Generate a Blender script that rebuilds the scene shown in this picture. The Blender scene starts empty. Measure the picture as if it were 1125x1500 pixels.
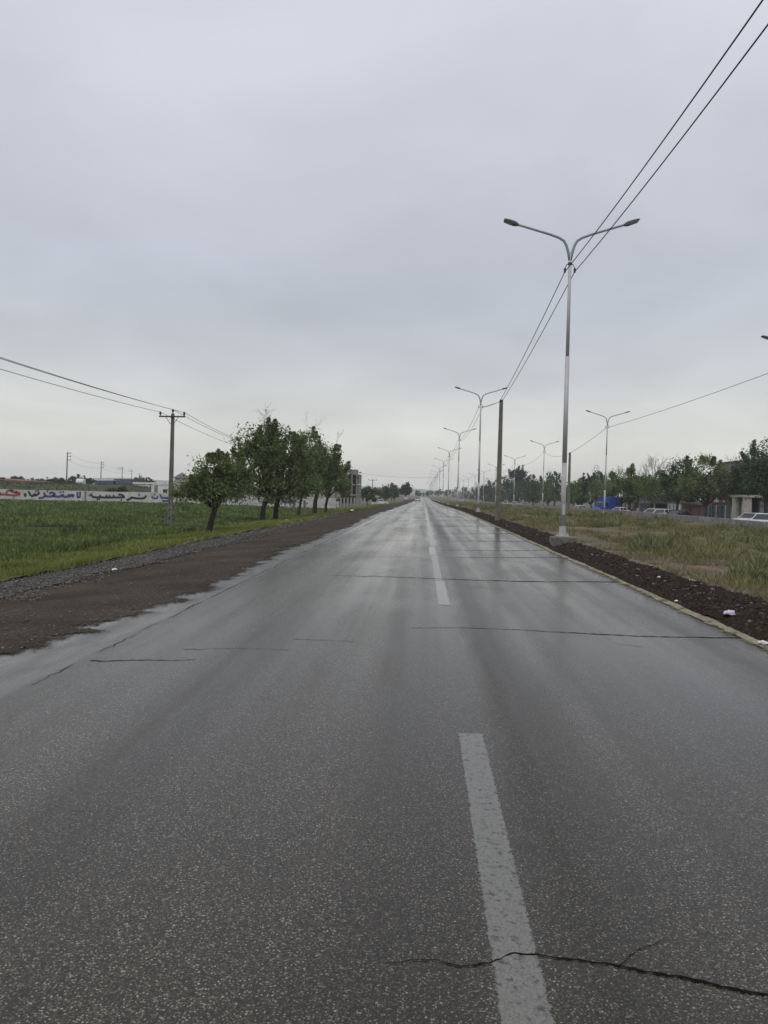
import bpy, bmesh, math, random
import numpy as np
from mathutils import Vector, Matrix, noise as mnoise

random.seed(7)
rng = np.random.default_rng(11)
SC = bpy.context.scene
COL = SC.collection
R = math.radians

# ------------------------------------------------------------------ camera
FPX, W0, H0, EYE = 1060.0, 1125.0, 1500.0, 1.6       # focal length in photo pixels, photo size, eye height
VPX, VPY = 620.0, 723.5                              # vanishing point of the road
ROLL = 1.3
fw = Vector(((VPX - W0/2)/FPX, (H0/2 - VPY)/FPX, -1)).normalized()   # world +Y in camera space
up = Vector((math.sin(R(ROLL)), math.cos(R(ROLL)), 0))
up = (up - fw*up.dot(fw)).normalized()
rt = fw.cross(up).normalized()
RW = Matrix((rt, fw, up))                            # camera -> world rotation
cam_d = bpy.data.cameras.new('camera')
cam = bpy.data.objects.new('camera', cam_d)
COL.objects.link(cam)
cam_d.sensor_fit = 'VERTICAL'
cam_d.sensor_height = 36.0
cam_d.lens = FPX/H0*36.0
cam_d.clip_start = 0.05
cam_d.clip_end = 12000
cam.matrix_world = Matrix.Translation((0, 0, EYE)) @ RW.to_4x4()
SC.camera = cam

def ray(px, py):
    return RW @ Vector(((px - W0/2)/FPX, (H0/2 - py)/FPX, -1))
def atY(px, py, Y):
    d = ray(px, py); k = Y/d.y
    return Vector((d.x*k, Y, EYE + d.z*k))
def atZ(px, py, z):
    d = ray(px, py); k = (z - EYE)/d.z
    return Vector((d.x*k, d.y*k, z))
def atX(px, py, X):
    d = ray(px, py); k = X/d.x
    return Vector((X, d.y*k, EYE + d.z*k))

# ------------------------------------------------------------------ sky, sun, exposure
SUN_EL, SUN_AZ = R(58), R(200)                       # azimuth from +Y clockwise: high, behind the camera
wd = bpy.data.worlds.new('World'); SC.world = wd
wd.use_nodes = True
wt = wd.node_tree; wt.nodes.clear()
def wn(t, **k):
    n = wt.nodes.new(t)
    for a, b in k.items(): setattr(n, a, b)
    return n
sky = wn('ShaderNodeTexSky', sky_type='NISHITA', sun_disc=False)
sky.sun_elevation = SUN_EL; sky.sun_rotation = SUN_AZ
bg1 = wn('ShaderNodeBackground'); bg1.inputs[1].default_value = 0.08
wt.links.new(sky.outputs[0], bg1.inputs[0])
tc = wn('ShaderNodeTexCoord')
sep = wn('ShaderNodeSeparateXYZ'); wt.links.new(tc.outputs['Generated'], sep.inputs[0])
zr = wn('ShaderNodeValToRGB'); cr = zr.color_ramp
stops = [(0.0, (.83, .82, .75)), (.06, (.82, .82, .75)), (.106, (.73, .745, .715)), (.16, (.61, .63, .66)), (.25, (.505, .55, .62)),
         (.37, (.595, .615, .69)), (.56, (.67, .69, .77)), (.8, (.67, .69, .77)), (1.0, (.67, .69, .76))]
while len(cr.elements) < len(stops): cr.elements.new(0.5)
for e, (p, c) in zip(cr.elements, stops): e.position = p; e.color = (*c, 1)
cr.interpolation = 'B_SPLINE'
wt.links.new(sep.outputs['Z'], zr.inputs[0])
# project direction on a cloud layer plane
ad = wn('ShaderNodeMath', operation='ADD'); ad.inputs[1].default_value = 0.22
wt.links.new(sep.outputs['Z'], ad.inputs[0])
mx = wn('ShaderNodeMath', operation='MAXIMUM'); mx.inputs[1].default_value = 0.1
wt.links.new(ad.outputs[0], mx.inputs[0])
vd = wn('ShaderNodeVectorMath', operation='DIVIDE')
wt.links.new(tc.outputs['Generated'], vd.inputs[0]); wt.links.new(mx.outputs[0], vd.inputs[1])
ns = wn('ShaderNodeTexNoise'); ns.inputs['Scale'].default_value = 1.5; ns.inputs['Detail'].default_value = 7
ns.inputs['Roughness'].default_value = .5; ns.inputs['Distortion'].default_value = .35
wt.links.new(vd.outputs[0], ns.inputs['Vector'])
nr = wn('ShaderNodeMapRange'); nr.inputs[1].default_value = .3; nr.inputs[2].default_value = .7
nr.inputs[3].default_value = .90; nr.inputs[4].default_value = 1.10
wt.links.new(ns.outputs[0], nr.inputs[0])
vm = wn('ShaderNodeVectorMath', operation='SCALE')
wt.links.new(zr.outputs[0], vm.inputs[0]); wt.links.new(nr.outputs[0], vm.inputs['Scale'])
bg2 = wn('ShaderNodeBackground'); bg2.inputs[1].default_value = 1.02
wt.links.new(vm.outputs[0], bg2.inputs[0])
ms = wn('ShaderNodeMixShader'); ms.inputs[0].default_value = .93
wt.links.new(bg1.outputs[0], ms.inputs[1]); wt.links.new(bg2.outputs[0], ms.inputs[2])
wo = wn('ShaderNodeOutputWorld'); wt.links.new(ms.outputs[0], wo.inputs[0])

sl = bpy.data.lights.new('sun', 'SUN'); sl.energy = 1.2; sl.angle = R(30); sl.color = (1, .97, .93)
so = bpy.data.objects.new('sun', sl); COL.objects.link(so)
sd = Vector((math.sin(SUN_AZ)*math.cos(SUN_EL), math.cos(SUN_AZ)*math.cos(SUN_EL), math.sin(SUN_EL)))
so.rotation_euler = sd.to_track_quat('Z', 'Y').to_euler()
SC.view_settings.view_transform = 'Standard'; SC.view_settings.look = 'None'
SC.view_settings.exposure = 0.0; SC.view_settings.gamma = 1.0
SC.view_settings.use_curve_mapping = False
SC.cycles.max_bounces = 8; SC.cycles.diffuse_bounces = 3; SC.cycles.transmission_bounces = 4; SC.cycles.volume_bounces = 2

# ------------------------------------------------------------------ materials
def newmat(name):
    m = bpy.data.materials.new(name); m.use_nodes = True
    t = m.node_tree; t.nodes.clear()
    out = t.nodes.new('ShaderNodeOutputMaterial')
    def n(ty, **k):
        x = t.nodes.new(ty)
        for a, b in k.items(): setattr(x, a, b)
        return x
    def l(a, b): t.links.new(a, b)
    return m, t, out, n, l
def setin(node, **k):
    for a, b in k.items(): node.inputs[a.replace('_', ' ')].default_value = b
def noise_node(n, l, vec, scale, detail=3, rough=.55, dist=0):
    x = n('ShaderNodeTexNoise'); setin(x, Scale=scale, Detail=detail, Roughness=rough, Distortion=dist)
    l(vec, x.inputs['Vector']); return x.outputs[0]
def ramp(n, l, fac, stops, interp='LINEAR'):
    x = n('ShaderNodeValToRGB'); c = x.color_ramp; c.interpolation = interp
    while len(c.elements) < len(stops): c.elements.new(.5)
    for e, (p, v) in zip(c.elements, stops):
        e.position = p
        e.color = (v, v, v, 1) if isinstance(v, (int, float)) else (*v, 1)
    l(fac, x.inputs[0]); return x.outputs[0]
def mixc(n, l, fac, a, b, blend='MIX'):
    x = n('ShaderNodeMix', data_type='RGBA', blend_type=blend)
    for sock, v in ((x.inputs[0], fac), (x.inputs[6], a), (x.inputs[7], b)):
        if isinstance(v, (int, float)): sock.default_value = v
        elif isinstance(v, tuple): sock.default_value = (*v, 1)
        else: l(v, sock)
    return x.outputs[2]
def coords(n, l, stretch=None):
    g = n('ShaderNodeNewGeometry')
    if stretch is None: return g.outputs['Position']
    mp = n('ShaderNodeMapping'); mp.inputs['Scale'].default_value = stretch
    l(g.outputs['Position'], mp.inputs[0]); return mp.outputs[0]
def ocoords(n, l):
    return n('ShaderNodeTexCoord').outputs['Object']
def mottle(name, c1, c2, scale=2, c3=None, scale3=30, rough=.85, bump=0, bscale=60, stretch=None, spec=.3, metal=0, obj=False):
    m, t, out, n, l = newmat(name)
    v = ocoords(n, l) if obj else coords(n, l, stretch)
    col = mixc(n, l, ramp(n, l, noise_node(n, l, v, scale, 5), [(.35, 0.), (.65, 1.)]), c1, c2)
    if c3: col = mixc(n, l, ramp(n, l, noise_node(n, l, v, scale3, 4), [(.5, 0.), (.68, 1.)]), col, c3)
    b = n('ShaderNodeBsdfPrincipled'); setin(b, Roughness=rough, Metallic=metal)
    b.inputs['Specular IOR Level'].default_value = spec
    l(col, b.inputs['Base Color'])
    if bump:
        bn = n('ShaderNodeBump'); setin(bn, Strength=bump, Distance=.02)
        l(noise_node(n, l, v, bscale, 4), bn.inputs['Height']); l(bn.outputs[0], b.inputs['Normal'])
    l(b.outputs[0], out.inputs[0]); return m
def leafmat(name, cols, transl=.35, nscale=.8, amp=.25):
    m, t, out, n, l = newmat(name)
    g = n('ShaderNodeNewGeometry')
    c = ramp(n, l, g.outputs['Random Per Island'], [(i/(len(cols)-1), x) for i, x in enumerate(cols)])
    v = ramp(n, l, noise_node(n, l, g.outputs['Position'], nscale, 2), [(.3, 1 - amp), (.7, 1 + amp)])
    c = mixc(n, l, 1.0, c, v, 'MULTIPLY')
    b = n('ShaderNodeBsdfPrincipled'); setin(b, Roughness=.55); b.inputs['Specular IOR Level'].default_value = .25
    l(c, b.inputs['Base Color'])
    tr = n('ShaderNodeBsdfTranslucent'); l(c, tr.inputs[0])
    mxs = n('ShaderNodeMixShader'); mxs.inputs[0].default_value = transl
    l(b.outputs[0], mxs.inputs[1]); l(tr.outputs[0], mxs.inputs[2]); l(mxs.outputs[0], out.inputs[0])
    return m
def plain(name, c, rough=.5, metal=0, spec=.5):
    return mottle(name, tuple(x*.88 for x in c), tuple(min(1, x*1.1) for x in c), 3, None, 30, rough, 0, 60, None, spec, metal)

def asphalt():
    m, t, out, n, l = newmat('wet_asphalt')
    P = coords(n, l)
    sp = n('ShaderNodeSeparateXYZ'); l(P, sp.inputs[0])
    long1 = noise_node(n, l, coords(n, l, (1.1, .035, 1)), 1.0, 3, .5, .2)     # streaks along the lanes
    long2 = noise_node(n, l, coords(n, l, (2.6, .05, 1)), 1.0, 3, .5)
    blot = noise_node(n, l, coords(n, l, (.5, .22, 1)), 1.0, 5, .6, .4)
    # aggregate: two sizes of stone
    vo = n('ShaderNodeTexVoronoi'); setin(vo, Scale=145., Randomness=1.); l(P, vo.inputs['Vector'])
    vr = n('ShaderNodeSeparateColor'); l(vo.outputs['Color'], vr.inputs[0])
    stone = ramp(n, l, vr.outputs[0], [(0, (.009, .008, .005)), (.28, (.023, .0205, .014)), (.58, (.053, .047, .033)), (.84, (.115, .102, .072)), (1, (.29, .265, .20))])
    hue = mixc(n, l, ramp(n, l, vr.outputs[1], [(.55, 0.), (.95, .6)]), stone, (.085, .066, .045))
    gapf = ramp(n, l, vo.outputs['Distance'], [(.35, 1.), (.62, .12)])
    c = mixc(n, l, gapf, (.015, .012, .008), hue)
    vo2 = n('ShaderNodeTexVoronoi'); setin(vo2, Scale=64., Randomness=1.); l(P, vo2.inputs['Vector'])
    vr2 = n('ShaderNodeSeparateColor'); l(vo2.outputs['Color'], vr2.inputs[0])
    big = ramp(n, l, vr2.outputs[2], [(.90, 0.), (.95, 1.)])
    bigd = ramp(n, l, vo2.outputs['Distance'], [(.22, 1.), (.36, 0.)])
    bm_ = n('ShaderNodeMath', operation='MULTIPLY'); l(big, bm_.inputs[0]); l(bigd, bm_.inputs[1])
    bigc = ramp(n, l, vr2.outputs[0], [(0, (.07, .062, .05)), (.6, (.16, .15, .13)), (1, (.34, .32, .29))])
    c = mixc(n, l, bm_.outputs[0], c, bigc)
    c = mixc(n, l, 1.0, c, ramp(n, l, long1, [(.25, .75), (.5, 1.0), (.75, 1.25)]), 'MULTIPLY')
    c = mixc(n, l, 1.0, c, ramp(n, l, blot, [(.3, .75), (.7, 1.2)]), 'MULTIPLY')
    # sealed dark band right of the lane line, worn grey shoulder at the left edge
    nx = n('ShaderNodeMath', operation='MULTIPLY_ADD'); nx.inputs[1].default_value = .5
    l(noise_node(n, l, coords(n, l, (1, .25, 1)), 1.2, 4), nx.inputs[0]); l(sp.outputs[0], nx.inputs[2])
    mr = n('ShaderNodeMapRange'); mr.inputs[1].default_value = -5; mr.inputs[2].default_value = 5; l(nx.outputs[0], mr.inputs[0])
    band = ramp(n, l, mr.outputs[0], [(.568, 1.), (.585, .80), (.605, .80), (.64, 1.)])
    c = mixc(n, l, 1.0, c, band, 'MULTIPLY')
    ed = ramp(n, l, mr.outputs[0], [(.205, 1.), (.222, 0.)])
    edn = ramp(n, l, noise_node(n, l, coords(n, l, (3, .8, 1)), 1.5, 5), [(.35, 0.), (.6, .8)])
    em = n('ShaderNodeMath', operation='MULTIPLY'); l(ed, em.inputs[0]); l(edn, em.inputs[1])
    c = mixc(n, l, em.outputs[0], c, (.13, .125, .115))
    # wheel tracks: four polished, darker lanes; a pale dusty film between them in the left lane
    sn = n('ShaderNodeMath', operation='SINE'); ph = n('ShaderNodeMath', operation='MULTIPLY_ADD'); ph.inputs[1].default_value = 3.9; ph.inputs[2].default_value = .9
    l(nx.outputs[0], ph.inputs[0]); l(ph.outputs[0], sn.inputs[0])
    trk = ramp(n, l, sn.outputs[0], [(.15, 0.), (.85, 1.)])
    c = mixc(n, l, 1.0, c, ramp(n, l, trk, [(0., 1.10), (1., .90)]), 'MULTIPLY')
    film = ramp(n, l, mr.outputs[0], [(.30, 0.), (.37, 1.), (.50, 1.), (.535, 0.)])
    fy_ = n('ShaderNodeMapRange'); fy_.inputs[1].default_value = 8; fy_.inputs[2].default_value = 22; l(sp.outputs[1], fy_.inputs[0])
    fn_ = ramp(n, l, noise_node(n, l, coords(n, l, (.9, .09, 1)), 1.3, 5, .6, .5), [(.38, 0.), (.60, .75)])
    f1 = n('ShaderNodeMath', operation='MULTIPLY'); l(film, f1.inputs[0]); l(fn_, f1.inputs[1])
    f2 = n('ShaderNodeMath', operation='MULTIPLY'); l(f1.outputs[0], f2.inputs[0]); l(fy_.outputs[0], f2.inputs[1])
    c = mixc(n, l, f2.outputs[0], c, (.20, .19, .145))
    # dark oil and damp stains
    st = ramp(n, l, noise_node(n, l, coords(n, l, (1.1, .5, 1)), 1.0, 6, .62, .6), [(.58, 0.), (.72, .35)])
    c = mixc(n, l, st, c, (.022, .019, .015))
    b = n('ShaderNodeBsdfPrincipled'); b.inputs['IOR'].default_value = 1.41
    l(c, b.inputs['Base Color'])
    wet = n('ShaderNodeMath', operation='MULTIPLY_ADD'); wet.inputs[1].default_value = .5
    l(long2, wet.inputs[0]); 
    hb = n('ShaderNodeMath', operation='MULTIPLY'); hb.inputs[1].default_value = .5; l(blot, hb.inputs[0]); l(hb.outputs[0], wet.inputs[2])
    rb = ramp(n, l, wet.outputs[0], [(.33, .14), (.5, .22), (.66, .36)])
    bandr = ramp(n, l, band, [(.8, .14), (1., 0.)])
    ra = n('ShaderNodeMath', operation='ADD'); l(rb, ra.inputs[0]); l(bandr, ra.inputs[1])
    rc = n('ShaderNodeMath', operation='MULTIPLY_ADD'); rc.inputs[1].default_value = .05; l(trk, rc.inputs[0]); l(ra.outputs[0], rc.inputs[2])
    l(rc.outputs[0], b.inputs['Roughness'])
    bn = n('ShaderNodeBump'); setin(bn, Strength=.09, Distance=.003)
    l(vo.outputs['Distance'], bn.inputs['Height']); bn.invert = True
    l(bn.outputs[0], b.inputs['Normal'])
    l(b.outputs[0], out.inputs[0]); return m

def paint_worn(name, c, wear=(.42, .60), scale=25, under=(.05, .05, .048)):
    m, t, out, n, l = newmat(name)
    P = coords(n, l)
    w = ramp(n, l, noise_node(n, l, P, scale, 6, .7), [(wear[0], 1.), (wear[1], 0.)])
    g = ramp(n, l, noise_node(n, l, P, 140, 3, .7), [(.35, .55), (.6, 1.)])
    cc = mixc(n, l, 1.0, mixc(n, l, w, c, under), g, 'MULTIPLY')
    b = n('ShaderNodeBsdfPrincipled'); setin(b, Roughness=.2); l(cc, b.inputs['Base Color'])
    bn = n('ShaderNodeBump'); setin(bn, Strength=.12, Distance=.003); l(noise_node(n, l, P, 160, 3), bn.inputs['Height']); l(bn.outputs[0], b.inputs['Normal'])
    l(b.outputs[0], out.inputs[0]); return m

def stones(name, cols, scale=28, gap=(.02, .018, .016), rough=.8, bump=.9, stretch=None):
    m, t, out, n, l = newmat(name)
    P = coords(n, l, stretch)
    vo = n('ShaderNodeTexVoronoi'); setin(vo, Scale=scale); l(P, vo.inputs['Vector'])
    s = n('ShaderNodeSeparateColor'); l(vo.outputs['Color'], s.inputs[0])
    c = ramp(n, l, s.outputs[0], [(i/(len(cols)-1), x) for i, x in enumerate(cols)])
    c = mixc(n, l, ramp(n, l, vo.outputs['Distance'], [(.4, 1.), (.65, 0.)]), gap, c)
    c = mixc(n, l, 1.0, c, ramp(n, l, noise_node(n, l, P, .7, 6), [(.3, .55), (.7, 1.4)]), 'MULTIPLY')
    b = n('ShaderNodeBsdfPrincipled'); setin(b, Roughness=rough); b.inputs['Specular IOR Level'].default_value = .1
    l(c, b.inputs['Base Color'])
    bn = n('ShaderNodeBump'); setin(bn, Strength=bump, Distance=.02); bn.invert = True
    l(vo.outputs['Distance'], bn.inputs['Height']); l(bn.outputs[0], b.inputs['Normal'])
    l(b.outputs[0], out.inputs[0]); return m

M = {}
M['asphalt'] = asphalt()
M['far_asphalt'] = mottle('grey_asphalt', (.07, .07, .075), (.11, .11, .115), .5, None, rough=.4, bump=.1)
M['ground'] = mottle('dry_ground', (.075, .075, .04), (.12, .10, .065), .15, (.06, .085, .03), .8, .95, .5, 6)
M['field'] = mottle('field_soil', (.030, .045, .016), (.05, .06, .025), .3, (.06, .05, .03), 2, .95, .6, 9)
M['verge'] = mottle('verge_earth', (.08, .09, .03), (.12, .11, .05), .6, (.09, .07, .045), 2.5, .95, .6, 12)
M['median'] = mottle('median_earth', (.12, .10, .06), (.10, .10, .055), .35, (.19, .125, .095), .9, .95, .7, 10)
M['bank'] = mottle('overgrown_bank', (.035, .045, .018), (.065, .065, .03), .12, (.09, .075, .05), .35, .95, .5, 3)
M['dirt'] = stones('brown_dirt', [(.046, .036, .025), (.060, .047, .034), (.072, .057, .042), (.12, .10, .077)], 45, (.034, .026, .018), .85, .6)
def feather(m, s1=3.5, s2=22):
    t = m.node_tree; out = [x for x in t.nodes if x.type == 'OUTPUT_MATERIAL'][0]; sh = out.inputs[0].links[0].from_socket
    def n(ty, **k):
        x = t.nodes.new(ty)
        for a, b in k.items(): setattr(x, a, b)
        return x
    l = lambda a, b: t.links.new(a, b)
    at = n('ShaderNodeAttribute', attribute_name='edge'); P = coords(n, l)
    nz = noise_node(n, l, P, s1, 6, .7); nz2 = noise_node(n, l, P, s2, 5, .75)
    m2 = n('ShaderNodeMath', operation='MULTIPLY_ADD'); m2.inputs[1].default_value = .9; l(nz2, m2.inputs[0]); l(nz, m2.inputs[2])
    ma = n('ShaderNodeMath', operation='ADD'); l(at.outputs['Fac'], ma.inputs[0]); l(m2.outputs[0], ma.inputs[1])
    hf = n('ShaderNodeMath', operation='MULTIPLY'); hf.inputs[1].default_value = .5; l(ma.outputs[0], hf.inputs[0])
    al = ramp(n, l, hf.outputs[0], [(.66, 0.), (.76, 1.)])
    tr = n('ShaderNodeBsdfTransparent'); mx_ = n('ShaderNodeMixShader')
    l(al, mx_.inputs[0]); l(tr.outputs[0], mx_.inputs[1]); l(sh, mx_.inputs[2]); l(mx_.outputs[0], out.inputs[0])
M['gravel'] = stones('grey_gravel', [(.045, .04, .035), (.08, .073, .065), (.11, .10, .09), (.22, .21, .19)], 22, (.02, .018, .016), .8, 1.)
feather(M['dirt']); feather(M['gravel']); FEATHER = feather
M['soil'] = mottle('dark_soil', (.016, .012, .009), (.028, .021, .016), 3, (.075, .062, .05), 22, .95, 1., 30, spec=.05)
M['sand'] = mottle('sandy_kerb', (.22, .195, .13), (.30, .275, .205), 2.5, (.10, .088, .068), 6, .9, .6, 60)
M['sand_film'] = mottle('blown_sand', (.20, .175, .11), (.29, .26, .18), 2.5, (.12, .105, .08), 9, .9, .4, 60)
feather(M['sand_film'])
M['paint'] = paint_worn('lane_paint', (.175, .172, .15), (.37, .47), 28)
feather(M['paint'], 30, 130)
M['paint_clear'] = paint_worn('clear_lane_paint', (.28, .28, .272), (.38, .56), 22)
M['paint_worn'] = paint_worn('worn_lane_paint', (.27, .27, .255), (.42, .62), 9)
M['paint_faint'] = paint_worn('faint_lane_paint', (.16, .16, .158), (.40, .60), 40)
M['edge_paint'] = paint_worn('edge_paint', (.34, .34, .33), (.42, .60), 5)
def matte(name, c):
    m, t, out, n, l = newmat(name); d = n('ShaderNodeBsdfDiffuse'); d.inputs[0].default_value = (*c, 1); l(d.outputs[0], out.inputs[0]); return m
M['crack'] = matte('crack_black', (.012, .011, .010))
M['concrete'] = mottle('concrete', (.24, .23, .19), (.33, .32, .27), 3, (.16, .15, .12), 9, .9, .4, 50)
M['pole_concrete'] = mottle('pole_concrete', (.13, .125, .11), (.19, .18, .16), 2.5, (.085, .08, .068), 7, .9, .4, 40)
M['fence_concrete'] = mottle('fence_concrete', (.22, .21, .215), (.31, .30, .30), 1.2, (.14, .13, .125), 5, .9)
M['galv'] = mottle('galvanised_steel', (.40, .405, .41), (.44, .445, .45), .8, (.38, .38, .375), 5, .5, 0, 60, None, .5, 0)
M['galv_dark'] = mottle('weathered_steel', (.22, .23, .25), (.29, .30, .32), 2.0, None, 5, .5, 0, 60, None, .5, 0)
M['white_post'] = mottle('white_painted_steel', (.38, .38, .378), (.43, .43, .428), 2, (.33, .32, .30), 8, .6)
M['lamp_grey'] = plain('lamp_housing', (.075, .08, .09), .5)
M['lens'] = plain('lamp_glass', (.35, .36, .38), .2)
M['black'] = plain('black_rubber', (.012, .012, .013), .7)
M['cable'] = plain('cable_black', (.02, .02, .022), .7)
M['iron'] = plain('dark_iron', (.035, .035, .038), .6)
M['bark'] = mottle('bark', (.030, .024, .018), (.055, .045, .035), 6, None, 30, .95, .8, 25)
M['bark_pale'] = mottle('pale_bark', (.12, .105, .085), (.18, .16, .13), 6, None, 30, .95, .6, 25)
M['twig'] = mottle('twig', (.085, .07, .055), (.13, .11, .09), 4, rough=.95)
M['wall_white'] = mottle('whitewash', (.42, .41, .39), (.54, .53, .50), .35, (.33, .32, .30), 1.3, .9)
M['white'] = mottle('white_render', (.60, .59, .57), (.70, .69, .67), .8, (.45, .44, .42), 2, .85)
M['beige'] = mottle('beige_stone', (.33, .305, .25), (.41, .38, .31), .9, (.3, .27, .22), 3, .85)
M['grey_wall'] = mottle('grey_render', (.16, .155, .145), (.22, .215, .20), .8, None, 3, .9)
M['brick'] = mottle('pink_brick', (.24, .15, .115), (.31, .20, .155), 1.5, (.2, .13, .10), 8, .9)
M['roof_grey'] = mottle('grey_roof', (.10, .10, .10), (.15, .145, .14), 1.5, None, 3, .8)
M['roof_red'] = mottle('red_roof', (.20, .085, .065), (.26, .125, .10), .8, None, 3, .8)
M['roof_blue'] = mottle('blue_sheet', (.055, .075, .16), (.09, .11, .20), 1.5, None, 3, .5)
M['dark'] = plain('dark_opening', (.018, .018, .02), .6)
M['glass'] = plain('window_glass', (.022, .028, .032), .12)
M['shop_glass'] = plain('shop_glass', (.05, .075, .075), .1)
M['red_sign'] = plain('red_sign', (.27, .035, .032), .5)
M['green_frame'] = plain('green_frame', (.10, .22, .17), .5)
M['car_white'] = plain('white_car_paint', (.68, .68, .67), .25)
M['car_black'] = plain('black_car_paint', (.02, .02, .023), .2)
M['car_silver'] = plain('silver_car_paint', (.36, .37, .39), .25, .3)
M['truck_blue'] = mottle('blue_truck_paint', (.012, .055, .32), (.02, .08, .42), 1.5, None, 3, .35, spec=.5)
M['truck_blue_dark'] = mottle('blue_tarpaulin', (.015, .045, .22), (.03, .07, .30), 1.2, (.10, .08, .16), 2, .7)
M['headlight'] = plain('headlight_glass', (.6, .6, .58), .1)
M['taillight'] = plain('tail_light_red', (.25, .01, .01), .2)
M['rim'] = plain('wheel_rim', (.35, .35, .36), .35, .6)
M['tank'] = plain('white_tank', (.62, .63, .62), .5)
M['bag'] = plain('plastic_bag', (.62, .56, .68), .4)
M['scrap'] = plain('paper_white', (.6, .6, .58), .7)
M['ink_red'] = plain('red_wall_paint', (.27, .075, .072), .9, 0, .1)
M['ink_blue'] = plain('blue_wall_paint', (.085, .08, .21), .9, 0, .1)
M['ink_black'] = plain('black_wall_paint', (.04, .04, .044), .9, 0, .1)
M['hill'] = mottle('hazy_hillside', (.10, .11, .10), (.14, .14, .12), .01, None, 1, .95)
M['leaf_orchard'] = leafmat('orchard_leaves', [(.072, .108, .042), (.118, .170, .060), (.172, .222, .084), (.24, .272, .13)], .48)
M['leaf_bright'] = leafmat('bright_leaves', [(.06, .115, .030), (.10, .175, .042), (.14, .22, .056), (.18, .25, .08)])
M['leaf_dark'] = leafmat('dark_leaves', [(.030, .055, .028), (.050, .086, .040), (.075, .115, .052), (.115, .155, .078)])
M['leaf_conifer'] = leafmat('conifer_needles', [(.012, .026, .017), (.02, .038, .023), (.028, .05, .028)], .1)
M['leaf_grey'] = leafmat('grey_green_leaves', [(.05, .065, .035), (.08, .10, .05), (.12, .14, .08), (.2, .21, .16)])
M['leaf_brown'] = leafmat('brown_bush', [(.07, .04, .03), (.10, .06, .045), (.08, .07, .04)])
M['grass_median'] = leafmat('median_grass', [(.09, .115, .035), (.15, .17, .06), (.21, .21, .08), (.28, .24, .125), (.34, .27, .165)], .3, .5, .4)
M['straw'] = leafmat('dry_straw', [(.12, .115, .05), (.19, .16, .09), (.26, .21, .13), (.30, .24, .17)], .15, .3)
M['weed_grey'] = leafmat('grey_weeds', [(.10, .125, .05), (.15, .165, .075), (.21, .215, .11), (.27, .27, .17)], .2, .3)
M['grass_verge'] = leafmat('verge_grass', [(.10, .135, .034), (.15, .185, .045), (.20, .225, .055), (.25, .245, .08)], .3, .5, .35)
M['crop'] = leafmat('field_crop', [(.055, .092, .026), (.092, .138, .038), (.13, .178, .050), (.19, .215, .075)], .3, .35, .42)

# ------------------------------------------------------------------ helpers
class MB:
    """collects shapes, links them as ONE mesh object"""
    def __init__(s): s.v = []; s.f = []
    def add(s, vs, fs):
        o = len(s.v); s.v += [tuple(x) for x in vs]; s.f += [tuple(i + o for i in f) for f in fs]; return s
    def box(s, c, d, rz=0, taper=1.0):
        cx, cy, cz = c; hx, hy, hz = d[0]/2, d[1]/2, d[2]/2
        ca, sa = math.cos(rz), math.sin(rz); vs = []
        for z, k in ((-hz, 1), (hz, taper)):
            for x, y in ((-hx, -hy), (hx, -hy), (hx, hy), (-hx, hy)):
                x *= k; y *= k
                vs.append((cx + x*ca - y*sa, cy + x*sa + y*ca, cz + z))
        return s.add(vs, [(3, 2, 1, 0), (4, 5, 6, 7), (0, 1, 5, 4), (1, 2, 6, 5), (2, 3, 7, 6), (3, 0, 4, 7)])
    def tube(s, pts, rad, n=8, cap=True):
        pts = [Vector(p) for p in pts]
        if isinstance(rad, (int, float)): rad = [rad]*len(pts)
        vs = []; fs = []
        ref = None
        for i, p in enumerate(pts):
            a = pts[max(i-1, 0)]; b = pts[min(i+1, len(pts)-1)]
            t = (b - a)
            t = t.normalized() if t.length > 1e-9 else Vector((0, 0, 1))
            if ref is None: ref = Vector((1, 0, 0)) if abs(t.x) < .9 else Vector((0, 1, 0))
            u = (ref - t*ref.dot(t)).normalized(); ref = u; w = t.cross(u)
            for k in range(n):
                an = 2*math.pi*k/n
                vs.append(p + (u*math.cos(an) + w*math.sin(an))*rad[i])
        for i in range(len(pts)-1):
            for k in range(n):
                k2 = (k+1) % n
                fs.append((i*n+k, i*n+k2, (i+1)*n+k2, (i+1)*n+k))
        if cap:
            fs.append(tuple(range(n-1, -1, -1))); fs.append(tuple((len(pts)-1)*n + k for k in range(n)))
        return s.add(vs, fs)
    def prism(s, poly, axis, a, b):
        """polygon of 2D points extruded along axis ('x','y','z') from a to b"""
        n = len(poly)
        def P(p, t):
            return {'x': (t, p[0], p[1]), 'y': (p[0], t, p[1]), 'z': (p[0], p[1], t)}[axis]
        vs = [P(p, a) for p in poly] + [P(p, b) for p in poly]
        fs = [tuple(range(n)), tuple(range(2*n-1, n-1, -1))]
        fs += [(i, i+n, (i+1) % n + n, (i+1) % n) for i in range(n)]
        return s.add(vs, fs)
    def ball(s, c, r, sub=1, jit=0):
        bm = bmesh.new(); bmesh.ops.create_icosphere(bm, subdivisions=sub, radius=1)
        r = r if isinstance(r, (tuple, list)) else (r, r, r)
        vs = []
        for v in bm.verts:
            k = 1 + (random.uniform(-jit, jit) if jit else 0)
            vs.append((c[0] + v.co.x*r[0]*k, c[1] + v.co.y*r[1]*k, c[2] + v.co.z*r[2]*k))
        fs = [tuple(v.index for v in f.verts) for f in bm.faces]; bm.free()
        return s.add(vs, fs)
    def build(s, name, m, parent=None, smooth=False):
        return link_mesh(name, s.v, s.f, m, parent, smooth)

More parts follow.
